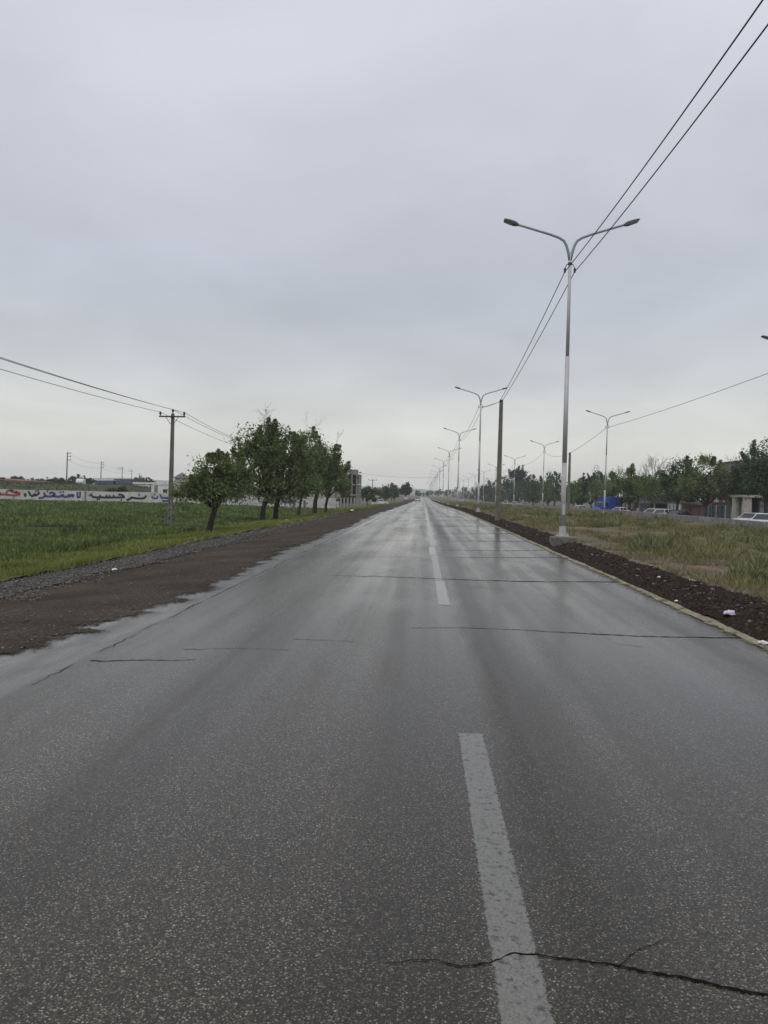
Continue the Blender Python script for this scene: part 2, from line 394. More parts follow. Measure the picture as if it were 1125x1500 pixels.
def link_mesh(name, v, f, m, parent=None, smooth=False):
    me = bpy.data.meshes.new(name); me.from_pydata(v, [], f)
    me.materials.append(M[m] if isinstance(m, str) else m)
    if smooth: me.polygons.foreach_set('use_smooth', [True]*len(me.polygons))
    me.update()
    o = bpy.data.objects.new(name, me); COL.objects.link(o)
    if parent: o.parent = parent
    return o
def quads_mesh(name, V, m, parent=None, k=4):
    """V: (n,k,3) array, every k-gon an island of its own"""
    V = np.asarray(V, dtype=np.float32); n = V.shape[0]
    me = bpy.data.meshes.new(name)
    me.vertices.add(n*k); me.vertices.foreach_set('co', V.reshape(-1))
    me.loops.add(n*k); me.loops.foreach_set('vertex_index', np.arange(n*k, dtype=np.int32))
    me.polygons.add(n); me.polygons.foreach_set('loop_start', np.arange(n, dtype=np.int32)*k)
    me.materials.append(M[m]); me.update(calc_edges=True); me.validate()
    o = bpy.data.objects.new(name, me); COL.objects.link(o)
    if parent: o.parent = parent
    return o
def tag(o, label=None, cat=None, group=None, kind=None):
    if label: o['label'] = label
    if cat: o['category'] = cat
    if group: o['group'] = group
    if kind: o['kind'] = kind
    return o
def thing(name, label, cat, loc=(0, 0, 0), rz=0, group=None):
    o = bpy.data.objects.new(name, None); COL.objects.link(o)
    o.location = loc; o.rotation_euler = (0, 0, rz); o.empty_display_size = .2
    return tag(o, label, cat, group)
KIDS = {}
def dup(root, loc, label, rz=None, scale=1.0, group=None):
    r = root.copy(); COL.objects.link(r); r.location = loc; r['label'] = label
    if rz is not None: r.rotation_euler = (0, 0, rz)
    if group: r['group'] = group
    r.scale = (scale,)*3
    if 'lamp' in root.name: r.rotation_euler = (random.uniform(-.008, .008), random.uniform(-.009, .009), rz or 0)
    for ch in [c for c in COL.objects if c.parent is root]:
        c = ch.copy(); COL.objects.link(c); c.parent = r
        for g in [x for x in COL.objects if x.parent is ch]:
            d = g.copy(); COL.objects.link(d); d.parent = c
    return r
def sstep(a, b, x):
    t = np.clip((np.asarray(x, float) - a)/(b - a), 0, 1); return t*t*(3 - 2*t)

# ------------------------------------------------------------------ terrain
PX = [-4000, -14, -11, -8, -6, -4.2, 3.95, 4.3, 18, 18.9, 19.6, 24, 4000]
PZ = [-1.0, -1.0, -.85, -.45, -.15, -.002, -.002, 0, -.12, -.18, -.35, -1.0, -1.0]
GY = [-200, 60, 80, 96, 132, 200, 285, 400, 4000]
GZ = [0, 0, -.08, -.2, -.45, -.8, -1.12, -1.3, -1.3]
def zt(x, y):
    x = np.asarray(x, float); y = np.asarray(y, float)
    z = np.interp(x, PX, PZ) + np.interp(y, GY, GZ)*sstep(-40, -10, x)
    z = z + 2.65*sstep(122.5, 146, y)*sstep(-52, -68, x) - .5*sstep(200, 600, y)*sstep(-52, -68, x)
    return z
def Z(x, y): return float(zt(x, y))
def vnoise(x, y, s, seed=0.0):
    """cheap smooth 2D value noise, vectorised"""
    x = np.asarray(x)*s + seed*17.13; y = np.asarray(y)*s + seed*9.71
    xi = np.floor(x); yi = np.floor(y); fx = x - xi; fy = y - yi
    fx = fx*fx*(3-2*fx); fy = fy*fy*(3-2*fy)
    def h(a, b):
        t = np.sin(a*127.1 + b*311.7 + seed*74.7)*43758.5453
        return t - np.floor(t)
    return (h(xi, yi)*(1-fx) + h(xi+1, yi)*fx)*(1-fy) + (h(xi, yi+1)*(1-fx) + h(xi+1, yi+1)*fx)*fy
def grid_mesh(name, Xs, Ys, m, zf, kind='structure', parent=None, smooth=True):
    """Xs: array (ny,nx), Ys: (ny,)"""
    ny, nx = Xs.shape; Yg = np.repeat(Ys[:, None], nx, 1)
    Zg = zf(Xs, Yg)
    v = np.stack([Xs, Yg, Zg], -1).reshape(-1, 3)
    f = [(j*nx+i, j*nx+i+1, (j+1)*nx+i+1, (j+1)*nx+i) for j in range(ny-1) for i in range(nx-1)]
    o = link_mesh(name, v.tolist(), f, m, parent, smooth)
    if kind: o['kind'] = kind
    return o
def yspace(a, b, k=.02, mn=.08):
    out = [a]
    while out[-1] < b: out.append(out[-1] + max(mn, abs(out[-1])*k))
    out[-1] = b; return np.array(out)
def strip(name, x0, x1, ys, m, dz, nx=6, parent=None, kind='structure', bump=0, bs=1.0):
    ys = np.asarray(ys, float)
    a = x0(ys) if callable(x0) else np.full_like(ys, x0)
    b = x1(ys) if callable(x1) else np.full_like(ys, x1)
    t = np.linspace(0, 1, nx)
    Xs = a[:, None]*(1-t) + b[:, None]*t
    def zf(x, y):
        z = zt(x, y) + dz
        if bump: z = z + bump*(vnoise(x, y, bs, 3) + .5*vnoise(x, y, bs*2.7, 5))
        return z
    return grid_mesh(name, Xs, ys, m, zf, kind, parent)

# ------------------------------------------------------------------ the setting
gx = np.unique(np.concatenate([[-4000, -2000, -1000, -600, -400, -300, -200, -150], np.arange(-130, -20, 6.), np.arange(-20, 20.5, .5) , PX[1:-1], np.arange(22, 60, 4.), [80, 120, 200, 400, 800, 1600, 4000]]))
gy = np.unique(np.concatenate([np.arange(-60, 120, 3.), np.arange(120, 220, 2.), np.arange(220, 700, 12), [800, 1000, 1400, 2000, 3000, 4000], GY[1:-1]]))
grid_mesh('ground', np.repeat(gx[None], len(gy), 0), gy, 'ground', lambda x, y: zt(x, y) - .03*np.where((x > -4.4) & (x < 4), 1, 0) - .03)

ROAD_L, ROAD_R = -4.35, 3.86
road = strip('road', ROAD_L, ROAD_R, yspace(-12, 700, .03, .5), 'asphalt', .004, 12)
def dirt_edge(y):
    y = np.asarray(y, float)
    saw = (y/1.35 + .35*vnoise(y, y*0, .6, 2)*2) % 1.0
    return -3.62 + .30*(vnoise(y, y*0, .35, 1)-.5)*2 + .22*(saw - .5) + .10*(vnoise(y, y*0, 4.0, 7)-.5)*2 + .05*(vnoise(y, y*0, 14.0, 9)-.5) - .25*sstep(9, 4, y) + .25*sstep(30, 80, y)
ys = yspace(-8, 420, .008, .03)
ds_ = strip('dirt_shoulder', lambda y: -8.6 + 1.2*sstep(14, 60, y), lambda y: dirt_edge(y) + .42, ys, 'dirt', .0075, 16, bump=.006, bs=3)
def set_edge(o, fn):
    at_ = o.data.attributes.new('edge', 'FLOAT', 'POINT')
    co_ = np.empty(len(o.data.vertices)*3, np.float32); o.data.vertices.foreach_get('co', co_); co_ = co_.reshape(-1, 3)
    at_.data.foreach_set('value', fn(co_[:, 0], co_[:, 1]).astype(np.float32))
set_edge(ds_, lambda x, y: (dirt_edge(y) + .42 - x)/.84)
def grav_l(y): return -9.9 + 2.4*sstep(12, 70, y) + .5*(vnoise(y, y*0, .5, 4)-.5)
def grav_r(y): return -6.7 + .8*sstep(35, 60, y) - 1.4*sstep(30, 75, y) + 1.1*(vnoise(y, y*0, .8, 6)-.5) + .5*(vnoise(y, y*0, 3.1, 8)-.5)
gs_ = strip('gravel', grav_l, lambda y: grav_r(y) + .6, yspace(-4, 90, .012, .06), 'gravel', .014, 16, bump=.022, bs=5)
set_edge(gs_, lambda x, y: (grav_r(y) + .6 - x)/1.2)
strip('embankment', -150., -20., yspace(121.5, 215, .004, .5), 'bank', .03, 60, bump=.5, bs=.25)
strip('verge', -13.4, lambda y: grav_l(y) + .25, yspace(-4, 420, .02, .2), 'verge', .006, 10, bump=.10, bs=1.3)
strip('field', lambda y: np.full_like(y, -150.), -13.2, yspace(2, 119.6, .02, .5), 'field', .01, 60, bump=.10, bs=1.2)

def soil_z(x, y):
    t = np.clip((x - 3.80)/(5.25 - 3.80), 0, 1)
    hgt = np.sin(np.pi*np.clip(t, 0, 1)**.75)*.20
    n = vnoise(x, y, 1.6, 2)*.55 + vnoise(x, y, 5, 3)*.35 + vnoise(x, y, 14, 4)*.22 + vnoise(x, y, 30, 6)*.10
    hgt = hgt*(1 - .85*np.exp(-((x - 4.05)**2/.12 + (y - 22.3)**2/.45)))
    return zt(x, y) + .012 + hgt*(.45 + n*1.0) + .02*vnoise(x, y, 20, 8)
ysoil = yspace(2, 330, .010, .04)
sx = np.linspace(0, 1, 34)
sr = 5.05 + .28*(vnoise(ysoil, ysoil*0, .4, 3)-.5)*2 + .15*(vnoise(ysoil, ysoil*0, 2.2, 5)-.5)
sl_ = 3.80 + .05*(vnoise(ysoil, ysoil*0, 2.0, 6)-.5)*2 + .03*(vnoise(ysoil, ysoil*0, 9.0, 7)-.5)
grid_mesh('soil_bank', sl_[:, None]*(1-sx) + sr[:, None]*sx, ysoil, 'soil', soil_z, smooth=False)
# low kerb buried under blown sand: a real small step
kz = yspace(-4, 330, .012, .06)
def kerb_w(y): return .03*(vnoise(y, y*0, 3., 1)-.5) + .05*(vnoise(y, y*0, .7, 4)-.5)
kx = np.stack([3.73 + kerb_w(kz) + .03*(vnoise(kz, kz*0, 6., 2)-.5), 3.755 + kerb_w(kz), 3.775 + kerb_w(kz)*.6, 3.97 + 0*kz], 1)
grid_mesh('kerb', kx, kz, 'sand', lambda x, y: zt(x, y) + .011 + .025*sstep(3.73, 3.78, x) + .008*vnoise(x, y, 9, 3), smooth=False)

sf_ = strip('sand_film', 3.30, lambda y: 3.76 + kerb_w(y), yspace(0, 200, .012, .06), 'sand_film', .0125, 8)
set_edge(sf_, lambda x, y: (x - 3.52)/.42)
strip('median', 4.5, 18.9, yspace(-2, 420, .02, .25), 'median', .012, 40, bump=.16, bs=.8)
strip('far_road', 19.7, 36, yspace(-10, 600, .05, 1), 'far_asphalt', .02, 5)
pv = strip('pavement', 36, 46, yspace(-10, 400, .05, 1), 'fence_concrete', .12, 3)

# markings and cracks: parts of the road, thin sheets on it
def flat(name, pts, m, z, parent):
    v = [(x, y, Z(x, y) + z) for x, y in pts]
    return v
def quadstrip(name, L, Rr, m, z, parent):
    n = len(L)
    v = [(x, y, Z(0, y) + z) for x, y in L] + [(x, y, Z(0, y) + z) for x, y in Rr]
    return link_mesh(name, v, [(i, n+i, n+i+1, i+1) for i in range(n-1)], m, parent)
k = 0
for y0 in np.arange(1.9, 330, 8.55):
    y1 = y0 + 2.9
    if y0 < 3: y0, y1 = 1.1, 4.83
    yy = np.linspace(y0, y1, 60 if y0 < 40 else 6)
    wv = .006 if y0 < 40 else 0
    cx = .352 if k == 0 else (.34 if k == 1 else .29)
    if k == 0:                                         # the near dash: crumbling edges
        xs5 = np.array([-.095, -.065, 0, .065, .095]) + cx
        o_ = strip('lane_dash', lambda y: np.full_like(y, cx - .095), lambda y: np.full_like(y, cx + .095), np.linspace(y0, y1, 8), 'paint', .0062, 9, road, None)
        set_edge(o_, lambda x, y: np.minimum(x - cx + .095, cx + .095 - x)/.04 + .12); k += 1; continue
    L = [(cx - .085 + random.uniform(-wv, wv), y) for y in yy]
    Rr = [(cx + .085 + random.uniform(-wv, wv), y) for y in yy]
    quadstrip('lane_dash', L, Rr, 'paint_clear', .0062, road); k += 1
for ya, yb, mm in ((13.4, 18.9, 'paint_faint'), (22.2, 95, 'paint_worn')):
    yy = np.linspace(ya, yb, 40); quadstrip('faint_line', [(.25, y) for y in yy], [(.39, y) for y in yy], mm, .0056, road)
yy = np.linspace(22, 320, 300)
quadstrip('edge_line', [(-3.06, y) for y in yy], [(-2.92, y) for y in yy], 'edge_paint', .0062, road)

def crack(pix, w0, w1, name='crack', jit=.05, z=.0074):
    """pix: photo pixels the crack runs through"""
    P = [atZ(x, y, 0) for x, y in pix]
    pts = []
    for a, b in zip(P[:-1], P[1:]):
        n = max(3, int((b-a).length/(.018 if a.y < 5 else .05)))
        for i in range(n): pts.append(a.lerp(b, i/n))
    pts.append(P[-1])
    L = []; Rr = []
    n = len(pts)
    for i, p in enumerate(pts):
        t = i/(n-1)
        ww = (w0*(1-t) + w1*t)*random.uniform(.5, 1.4)/2
        j = jit*(mnoise.noise((p.x*3.3, p.y*.7, 4.2)) + .6*mnoise.noise((p.x*14, p.y, 1.7))) + (.009*mnoise.noise((p.x*42, p.y, 3.1)) if p.y < 5 else 0)
        L.append((p.x, p.y + j + ww)); Rr.append((p.x, p.y + j - ww))
    return quadstrip(name, L, Rr, 'crack', z, road)
crack([(565, 1412), (600, 1408), (640, 1408), (680, 1417), (720, 1414), (752, 1398), (790, 1402), (850, 1408), (920, 1418), (990, 1432), (1060, 1448), (1128, 1458), (1220, 1466)], .004, .016, jit=.018)
crack([(600, 920), (680, 920), (760, 923), (850, 928), (930, 932), (1010, 934), (1085, 935)], .012, .035, jit=.02)
crack([(132, 968), (200, 968), (288, 966)], .022, .012)
crack([(270, 951), (340, 950), (425, 953)], .010, .008)
crack([(430, 937), (520, 940)], .010, .008)
crack([(480, 843), (560, 845), (640, 848), (760, 852), (905, 853)], .025, .08)
crack([(530, 846), (552, 842), (575, 834)], .03, .012, jit=.06)
crack([(690, 851), (712, 862), (726, 880)], .018, .006, jit=.05)
crack([(880, 930), (905, 944), (960, 950)], .016, .005, jit=.04)
crack([(905, 1417), (930, 1392), (975, 1378)], .006, .002, jit=.02)
crack([(655, 817), (740, 817), (850, 817)], .04, .08)
crack([(640, 806), (730, 807), (800, 806)], .04, .08)
crack([(500, 815), (560, 816), (620, 817)], .02, .02)
crack([(645, 793), (770, 793)], .05, .10)
crack([(560, 792), (625, 792)], .03, .03)
crack([(640, 782), (750, 782)], .07, .12)
crack([(640, 771), (725, 771)], .10, .15)
crack([(560, 775), (620, 775)], .05, .05)
crack([(640, 763), (705, 763)], .14, .2)
crack([(640, 757), (690, 757)], .07, .08)
# long seam between old edge and the worn strip at the left
L = []; Rr = []
for y in np.arange(5.6, 60, .06):
    x = -3.10 + .035*mnoise.noise((0, y*1.3, 2)) + .02*mnoise.noise((3, y*6, 2))
    w = .005*max(.0, .7 + 2.2*mnoise.noise((7, y*1.6, 5))); x += .03*mnoise.noise((9, y*14, 2))
    L.append((x - w, y)); Rr.append((x + w, y))
quadstrip('edge_seam', L, Rr, 'crack', .0074, road)

# far hills
def ridge(name, x0, x1, Y, h, seed):
    n = 80; v = []
    for i in range(n):
        x = x0 + (x1-x0)*i/(n-1)
        hh = h*(.45 + .55*float(vnoise(x, 0, .0028, seed)) + .15*float(vnoise(x, 0, .011, seed)))*math.sin(math.pi*min(1, max(0, i/(n-1))))**.5
        v += [(x, Y - 250, -3), (x, Y, hh), (x, Y + 300, -3)]
    f = []
    for i in range(n-1):
        a = i*3
        f += [(a, a+3, a+4, a+1), (a+1, a+4, a+5, a+2)]
    o = link_mesh(name, v, f, 'hill', None, True); o['kind'] = 'structure'
ridge('hills', -2600, 250, 2900, 46, 3)

# ------------------------------------------------------------------ grass, crops, stones (uncountable)
def blades(name, X, Y, h, w, m, lean=.35, dz=0, zf=zt):
    n = len(X)
    zz = zf(X, Y) + dz
    an = rng.uniform(0, 2*np.pi, n); dx, dy = np.cos(an), np.sin(an)
    la = rng.uniform(0, 2*np.pi, n); ln = rng.uniform(0, lean, n)*h
    base = np.stack([X, Y, zz], -1); side = np.stack([dx*w/2, dy*w/2, 0*w], -1)
    tip = base + np.stack([np.cos(la)*ln, np.sin(la)*ln, h], -1)
    mid = base*.45 + tip*.55 + np.stack([0*h, 0*h, h*.08], -1)
    V = np.stack([base - side, base + side, mid + side*.8, tip, mid - side*.8], 1)
    return tag(quads_mesh(name, V, m, None, 5), kind='stuff')
def logY(n, a, b): return a*(b/a)**rng.uniform(0, 1, n)

# median: dry and green grass in patches
n = 190000
Y = logY(n, 6.5, 240); X = rng.uniform(5.2, 18.0, n)
d = vnoise(X, Y, .45, 2)*.6 + vnoise(X, Y, 1.7, 5)*.4
keep = (d + .14*sstep(5.2, 7.0, X) > .42 + .12*rng.uniform(-1, 1, n)) & (X > 4.95 + .5*vnoise(X*0, Y, .5, 3))
keep &= ~((vnoise(X, Y, .55, 31) > .72) & (X < 11))
X, Y, d = X[keep], Y[keep], d[keep]
h = (.06 + .30*np.clip(d - .40, 0, .5)/.5*rng.uniform(.3, 1.6, len(X)))*(.5 + 1.0*vnoise(X, Y, .35, 9)) + .03
blades('grass', X, Y, h, .005 + .0006*Y, 'grass_median', 1.1, .05)
n = 120000
Y = logY(n, 6.5, 120); X = 4.85 + rng.uniform(0, 1, n)**1.6*9
keep = (vnoise(X, Y, 1.1, 14)*.6 + vnoise(X, Y, 3.3, 15)*.4 > .30) & (X > 4.85 + .4*vnoise(X*0, Y, .6, 3))
X, Y = X[keep], Y[keep]
blades('dry_grass', X, Y, rng.uniform(.03, .16, len(X)), .004 + .0006*Y, 'straw', 1.6, .06)
# grey-green weeds in low clumps on the median
cx = rng.uniform(6.2, 17.8, 620); cy = logY(620, 8, 160)
cr = rng.uniform(.12, .50, 620)*(.8 + .6*vnoise(cx, cy, .2, 4))
sel = vnoise(cx, cy, .16, 12) > .30
cx, cy, cr = cx[sel], cy[sel], cr[sel]
per = 190
ci = np.repeat(np.arange(len(cx)), per)
r = np.sqrt(rng.uniform(0, 1, len(ci))); a = rng.uniform(0, 2*np.pi, len(ci))
X = cx[ci] + np.cos(a)*r*cr[ci]; Y = cy[ci] + np.sin(a)*r*cr[ci]
h = cr[ci]*(1.0 - .6*r**2)*rng.uniform(.35, 1.1, len(ci)) + .05
blades('weeds', X, Y, h, .012 + .0009*Y, 'weed_grey', 1.0, .04)
# verge: low yellow-green grass
n = 75000
Y = logY(n, 8, 200); X = rng.uniform(-13.6, -7.0, n)
edge = grav_l(Y) + .3 + .5*(vnoise(X*0, Y, 1.3, 2)-.5)
d = vnoise(X, Y, .7, 7)*.6 + vnoise(X, Y, 2.6, 8)*.4
keep = (X < edge) & (d > .30 + .2*rng.uniform(-1, 1, n))
X, Y = X[keep], Y[keep]
blades('verge_grass', X, Y, rng.uniform(.05, .16, len(X)) + .10*vnoise(X, Y, .5, 3), .006 + .0011*Y, 'grass_verge', .7, .05)
# field crop
n = 100000
Y = logY(n, 15, 119); X = rng.uniform(0, 1, n)*(-13.2 + .72*Y + 6) - (.72*Y + 6)
X = np.where(X > -13.2, -13.2 - (X + 13.2), X)
d = vnoise(X, Y, .35, 3)
keep = (d + .3*vnoise(X, Y, 1.4, 6) > .33 + .2*rng.uniform(-1, 1, n)) & (X < -13.0) & ~((vnoise(X, Y, .22, 21) > .70) & (X > -24) & (Y < 55))
X, Y = X[keep], Y[keep]
blades('field_crop', X, Y, rng.uniform(.12, .34, len(X))*(.6 + .8*vnoise(X, Y, .3, 4)), .028 + .0013*Y, 'crop', 1.0, .05)
n = 26000
Y = rng.uniform(121.5, 175, n); X = rng.uniform(-150, -22, n); keep = vnoise(X, Y, .12, 2)*.6 + vnoise(X, Y, .5, 3)*.4 > .42
X, Y = X[keep], Y[keep]
blades('bank_weeds', X, Y, rng.uniform(.2, .8, len(X)), .22 + 0*X, 'leaf_dark', .8, .1)
# loose stones on the gravel and clods on the soil bank
def stones_obj(name, X, Y, S, zf, m, k=.6):
    bm = bmesh.new(); bmesh.ops.create_icosphere(bm, subdivisions=1, radius=1)
    bv = np.array([v.co[:] for v in bm.verts]); bf = np.array([[v.index for v in f.verts] for f in bm.faces]); bm.free()
    nn = len(X); zz = zf(X, Y)
    V = bv[None]*(1 + rng.uniform(-.3, .3, (nn, len(bv), 1)))*S[:, None, None]*np.array([1, 1, k]) * rng.uniform(.6, 1.3, (nn, 1, 3))
    V = V + np.stack([X, Y, zz + S*.2], -1)[:, None]
    F = (bf[None] + (np.arange(nn)*len(bv))[:, None, None]).reshape(-1, 3)
    return tag(link_mesh(name, V.reshape(-1, 3).tolist(), F.tolist(), m), kind='stuff')
def islandmat(name, cols, rough=.85):
    m, t, out, nd, l = newmat(name)
    g = nd('ShaderNodeNewGeometry')
    c = ramp(nd, l, g.outputs['Random Per Island'], [(i/(len(cols)-1), x) for i, x in enumerate(cols)])
    b = nd('ShaderNodeBsdfPrincipled'); setin(b, Roughness=rough); b.inputs['Specular IOR Level'].default_value = .12; l(c, b.inputs['Base Color']); l(b.outputs[0], out.inputs[0])
    return m
M['pebble'] = islandmat('pebbles', [(.05, .045, .04), (.09, .08, .07), (.12, .11, .10), (.20, .19, .18), (.10, .08, .065)])
M['clod'] = islandmat('soil_clods', [(.018, .014, .011), (.03, .023, .018), (.045, .036, .028), (.06, .05, .042), (.22, .20, .18)])
n = 9000
Y = logY(n, 7, 60); u = rng.uniform(0, 1, n); X = grav_l(Y)*(1-u) + (grav_r(Y) + .8*u*u)*u
stones_obj('gravel_stones', X, Y, rng.uniform(.008, .028, n)*(.8 + Y*.012), lambda x, y: zt(x, y) + .05, 'pebble')
n = 3600
Y = logY(n, 5, 90); X = rng.uniform(3.95, 5.4, n)
stones_obj('soil_clods', X, Y, rng.uniform(.008, .03, n)*rng.uniform(.6, 1.7, n)*(.8 + Y*.01), soil_z, 'clod')
n = 1500
Y = logY(n, 3, 40); X = dirt_edge(Y) - rng.uniform(0, 1, n)**2*4 - .05
stones_obj('dirt_stones', X, Y, rng.uniform(.006, .018, n), lambda x, y: zt(x, y) + .02, 'pebble')

# ------------------------------------------------------------------ street lamps
ORD = ['nearest', 'second', 'third', 'fourth', 'fifth', 'sixth', 'seventh', 'eighth', 'ninth', 'tenth']
def make_lamp(label, loc, group, block):
    t = thing('street_lamp', label, 'street lamp', loc, 0, group)
    if block:
        b = MB(); b.box((.02, 0, -.02), (.74, .70, .62)); o = b.build('base_block', 'pole_concrete', t)
        mod = o.modifiers.new('b', 'BEVEL'); mod.width = .025; mod.segments = 2
    p = MB()
    p.box((0, 0, .315), (.36, .36, .03))
    p.tube([(0, 0, .33), (0, 0, .62)], [.112, .108], 12)
    for s in (0, 1, 2, 3):
        a = s*math.pi/2; p.prism([(.10, .33), (.17, .33), (.10, .48)], 'y', -.012, .012) if s == 0 else None
    for sx in (-1, 1):
        for sy in (-1, 1): p.tube([(.14*sx, .14*sy, .33), (.14*sx, .14*sy, .40)], .016, 6)
    p.build('base_plate', 'white_post', t)
    p = MB(); p.tube([(0, 0, .60), (0, 0, 2.6)], [.080, .076], 14); p.build('lower_pole', 'white_post', t, True)
    d = MB(); d.box((0, -.088, 1.15), (.09, .012, .34)); d.build('access_door', 'galv', t)
    p = MB(); p.tube([(0, 0, 2.6), (0, 0, 5.9)], [.074, .068], 14); p.tube([(0, 0, 5.88), (0, 0, 9.05)], [.056, .048], 14)
    p.build('pole', 'galv', t, True)
    for s in (-1, 1):
        a = MB()
        pts = [(0, 0, 8.86), (.05*s, 0, 9.08), (.12*s, 0, 9.32), (.20*s, 0, 9.47), (.34*s, 0, 9.56), (.62*s, 0, 9.665), (1.68*s, 0, 9.98)]
        a.tube(pts, [.05, .046, .043, .041, .039, .037, .034], 10); a.build('arm', 'galv_dark', t, True)
        h = MB(); e = Vector((s, 0, .34)).normalized(); o = Vector((1.62*s, 0, 9.955)); nrm = Vector((-.34*s, 0, 1)).normalized()
        prof = [(0, .05, .035), (.07, .075, .06), (.14, .115, .065), (.30, .135, .055), (.43, .13, .04), (.47, .11, .022)]
        vs = []; fs = []
        for u, wy, hh in prof:
            for sy, sz in ((-1, -.6), (1, -.6), (1, .5), (.6, 1), (-.6, 1), (-1, .5)):
                vs.append(o + e*u + Vector((0, wy*sy, 0)) + nrm*(hh*sz))
        for i in range(len(prof)-1):
            for q in range(6): fs.append((i*6+q, i*6+(q+1) % 6, (i+1)*6+(q+1) % 6, (i+1)*6+q))
        fs += [tuple(range(5, -1, -1)), tuple(range((len(prof)-1)*6, len(prof)*6))]
        h.add(vs, fs); ho = h.build('lamp_head', 'lamp_grey', t)
        g = MB(); c = o + e*.29 - nrm*.036
        q = [c + e*a_ + Vector((0, b_, 0)) for a_, b_ in ((-.13, -.09), (.13, -.09), (.13, .09), (-.13, .09))]
        g.add(q + [x - nrm*.006 for x in q], [(3, 2, 1, 0), (4, 5, 6, 7), (0, 1, 5, 4), (1, 2, 6, 5), (2, 3, 7, 6), (3, 0, 4, 7)]); g.build('lamp_lens', 'lens', ho)
        for u in (.62, 1.15):                         # small cable hooks below the arm
            zz = 9.47 + (u-.20)*.40
            pass
    k = MB()
    k.tube([(-.15, 0, 8.62), (-.10, 0, 8.74), (0, -.06, 8.77), (.10, 0, 8.74), (.15, 0, 8.62)], .012, 6)
    k.tube([(0, 0, 8.73), (0, 0, 8.80)], .066, 12)
    k.build('cable_bracket', 'iron', t)
    for s in (-1, 1):
        i = MB(); i.tube([(.15*s, 0, 8.64), (.15*s, 0, 8.60), (.15*s, 0, 8.56), (.15*s, 0, 8.50)], [.02, .042, .03, .038], 8); i.build('insulator', 'iron', t)
    return t
GL1 = 'street lamps along the right edge of the road'
lampX = 4.40
L1 = []
def lz(x, y): return Z(x, y)
far_label = 'tiny far street lamp, one of those crowded where the roadside row meets the vanishing point'
near_lbls = ['nearest tall street lamp, standing on a grey concrete block in the dark soil bank',
    'double-arm street lamp just past the square concrete pole, second in the roadside row',
    'third street lamp of the roadside row, just left of the second and smaller',
    'fourth double-arm street lamp of the roadside row, right behind the third one',
    'fifth double-arm street lamp of the roadside row beside the wet road',
    'sixth double-arm street lamp of the roadside row beside the wet road',
    'seventh street lamp of the roadside row beside the wet road', 'eighth street lamp of the roadside row beside the wet road', 'ninth street lamp of the roadside row beside the wet road', 'tenth street lamp of the roadside row beside the wet road']
protoA = make_lamp(near_lbls[0], (lampX - .02, 22.9, .06), GL1, True)
L1.append(protoA)
protoB = make_lamp(near_lbls[1], (4.36, 57.5, Z(4.36, 57.5) - .02), GL1, False)
L1.append(protoB)
for i in range(2, 16):
    y = 57.5 + 34.2*(i-1) + random.uniform(-.6, .6)
    x = 4.3
    L1.append(dup(protoB, (x, y, Z(x, y) - .02), near_lbls[i] if i < 10 else far_label, random.uniform(-.04, .04)))
GL2 = 'street lamps along the low fence on the far side of the median'
L2 = []
l2 = [('double-arm street lamp at the right picture edge, only one arm tip showing', 37.2, 18.75),
      ('double-arm street lamp in front of the blue truck at the low fence', 69.8, 17.2),
      ('slim street lamp at the low fence, left of the nearest lamp, before dark trees', 105.5, 17.2),
      ('double-arm street lamp at the low fence just right of the square roadside concrete pole', 141, 17.5)]
for i in range(10):
    if i < 4: lb, y, x = l2[i]
    else: lb, y, x = (['fifth street lamp of the row along the low fence', 'sixth street lamp of the row along the low fence', 'seventh street lamp of the row along the low fence'] + ['tiny street lamp at the far end of the row along the low fence']*3)[i-4], 141 + 35.5*(i-3), 17.5
    L2.append(dup(protoB, (x, y, Z(x, y) - .12), lb, random.uniform(-.05, .05), 1.0, GL2))

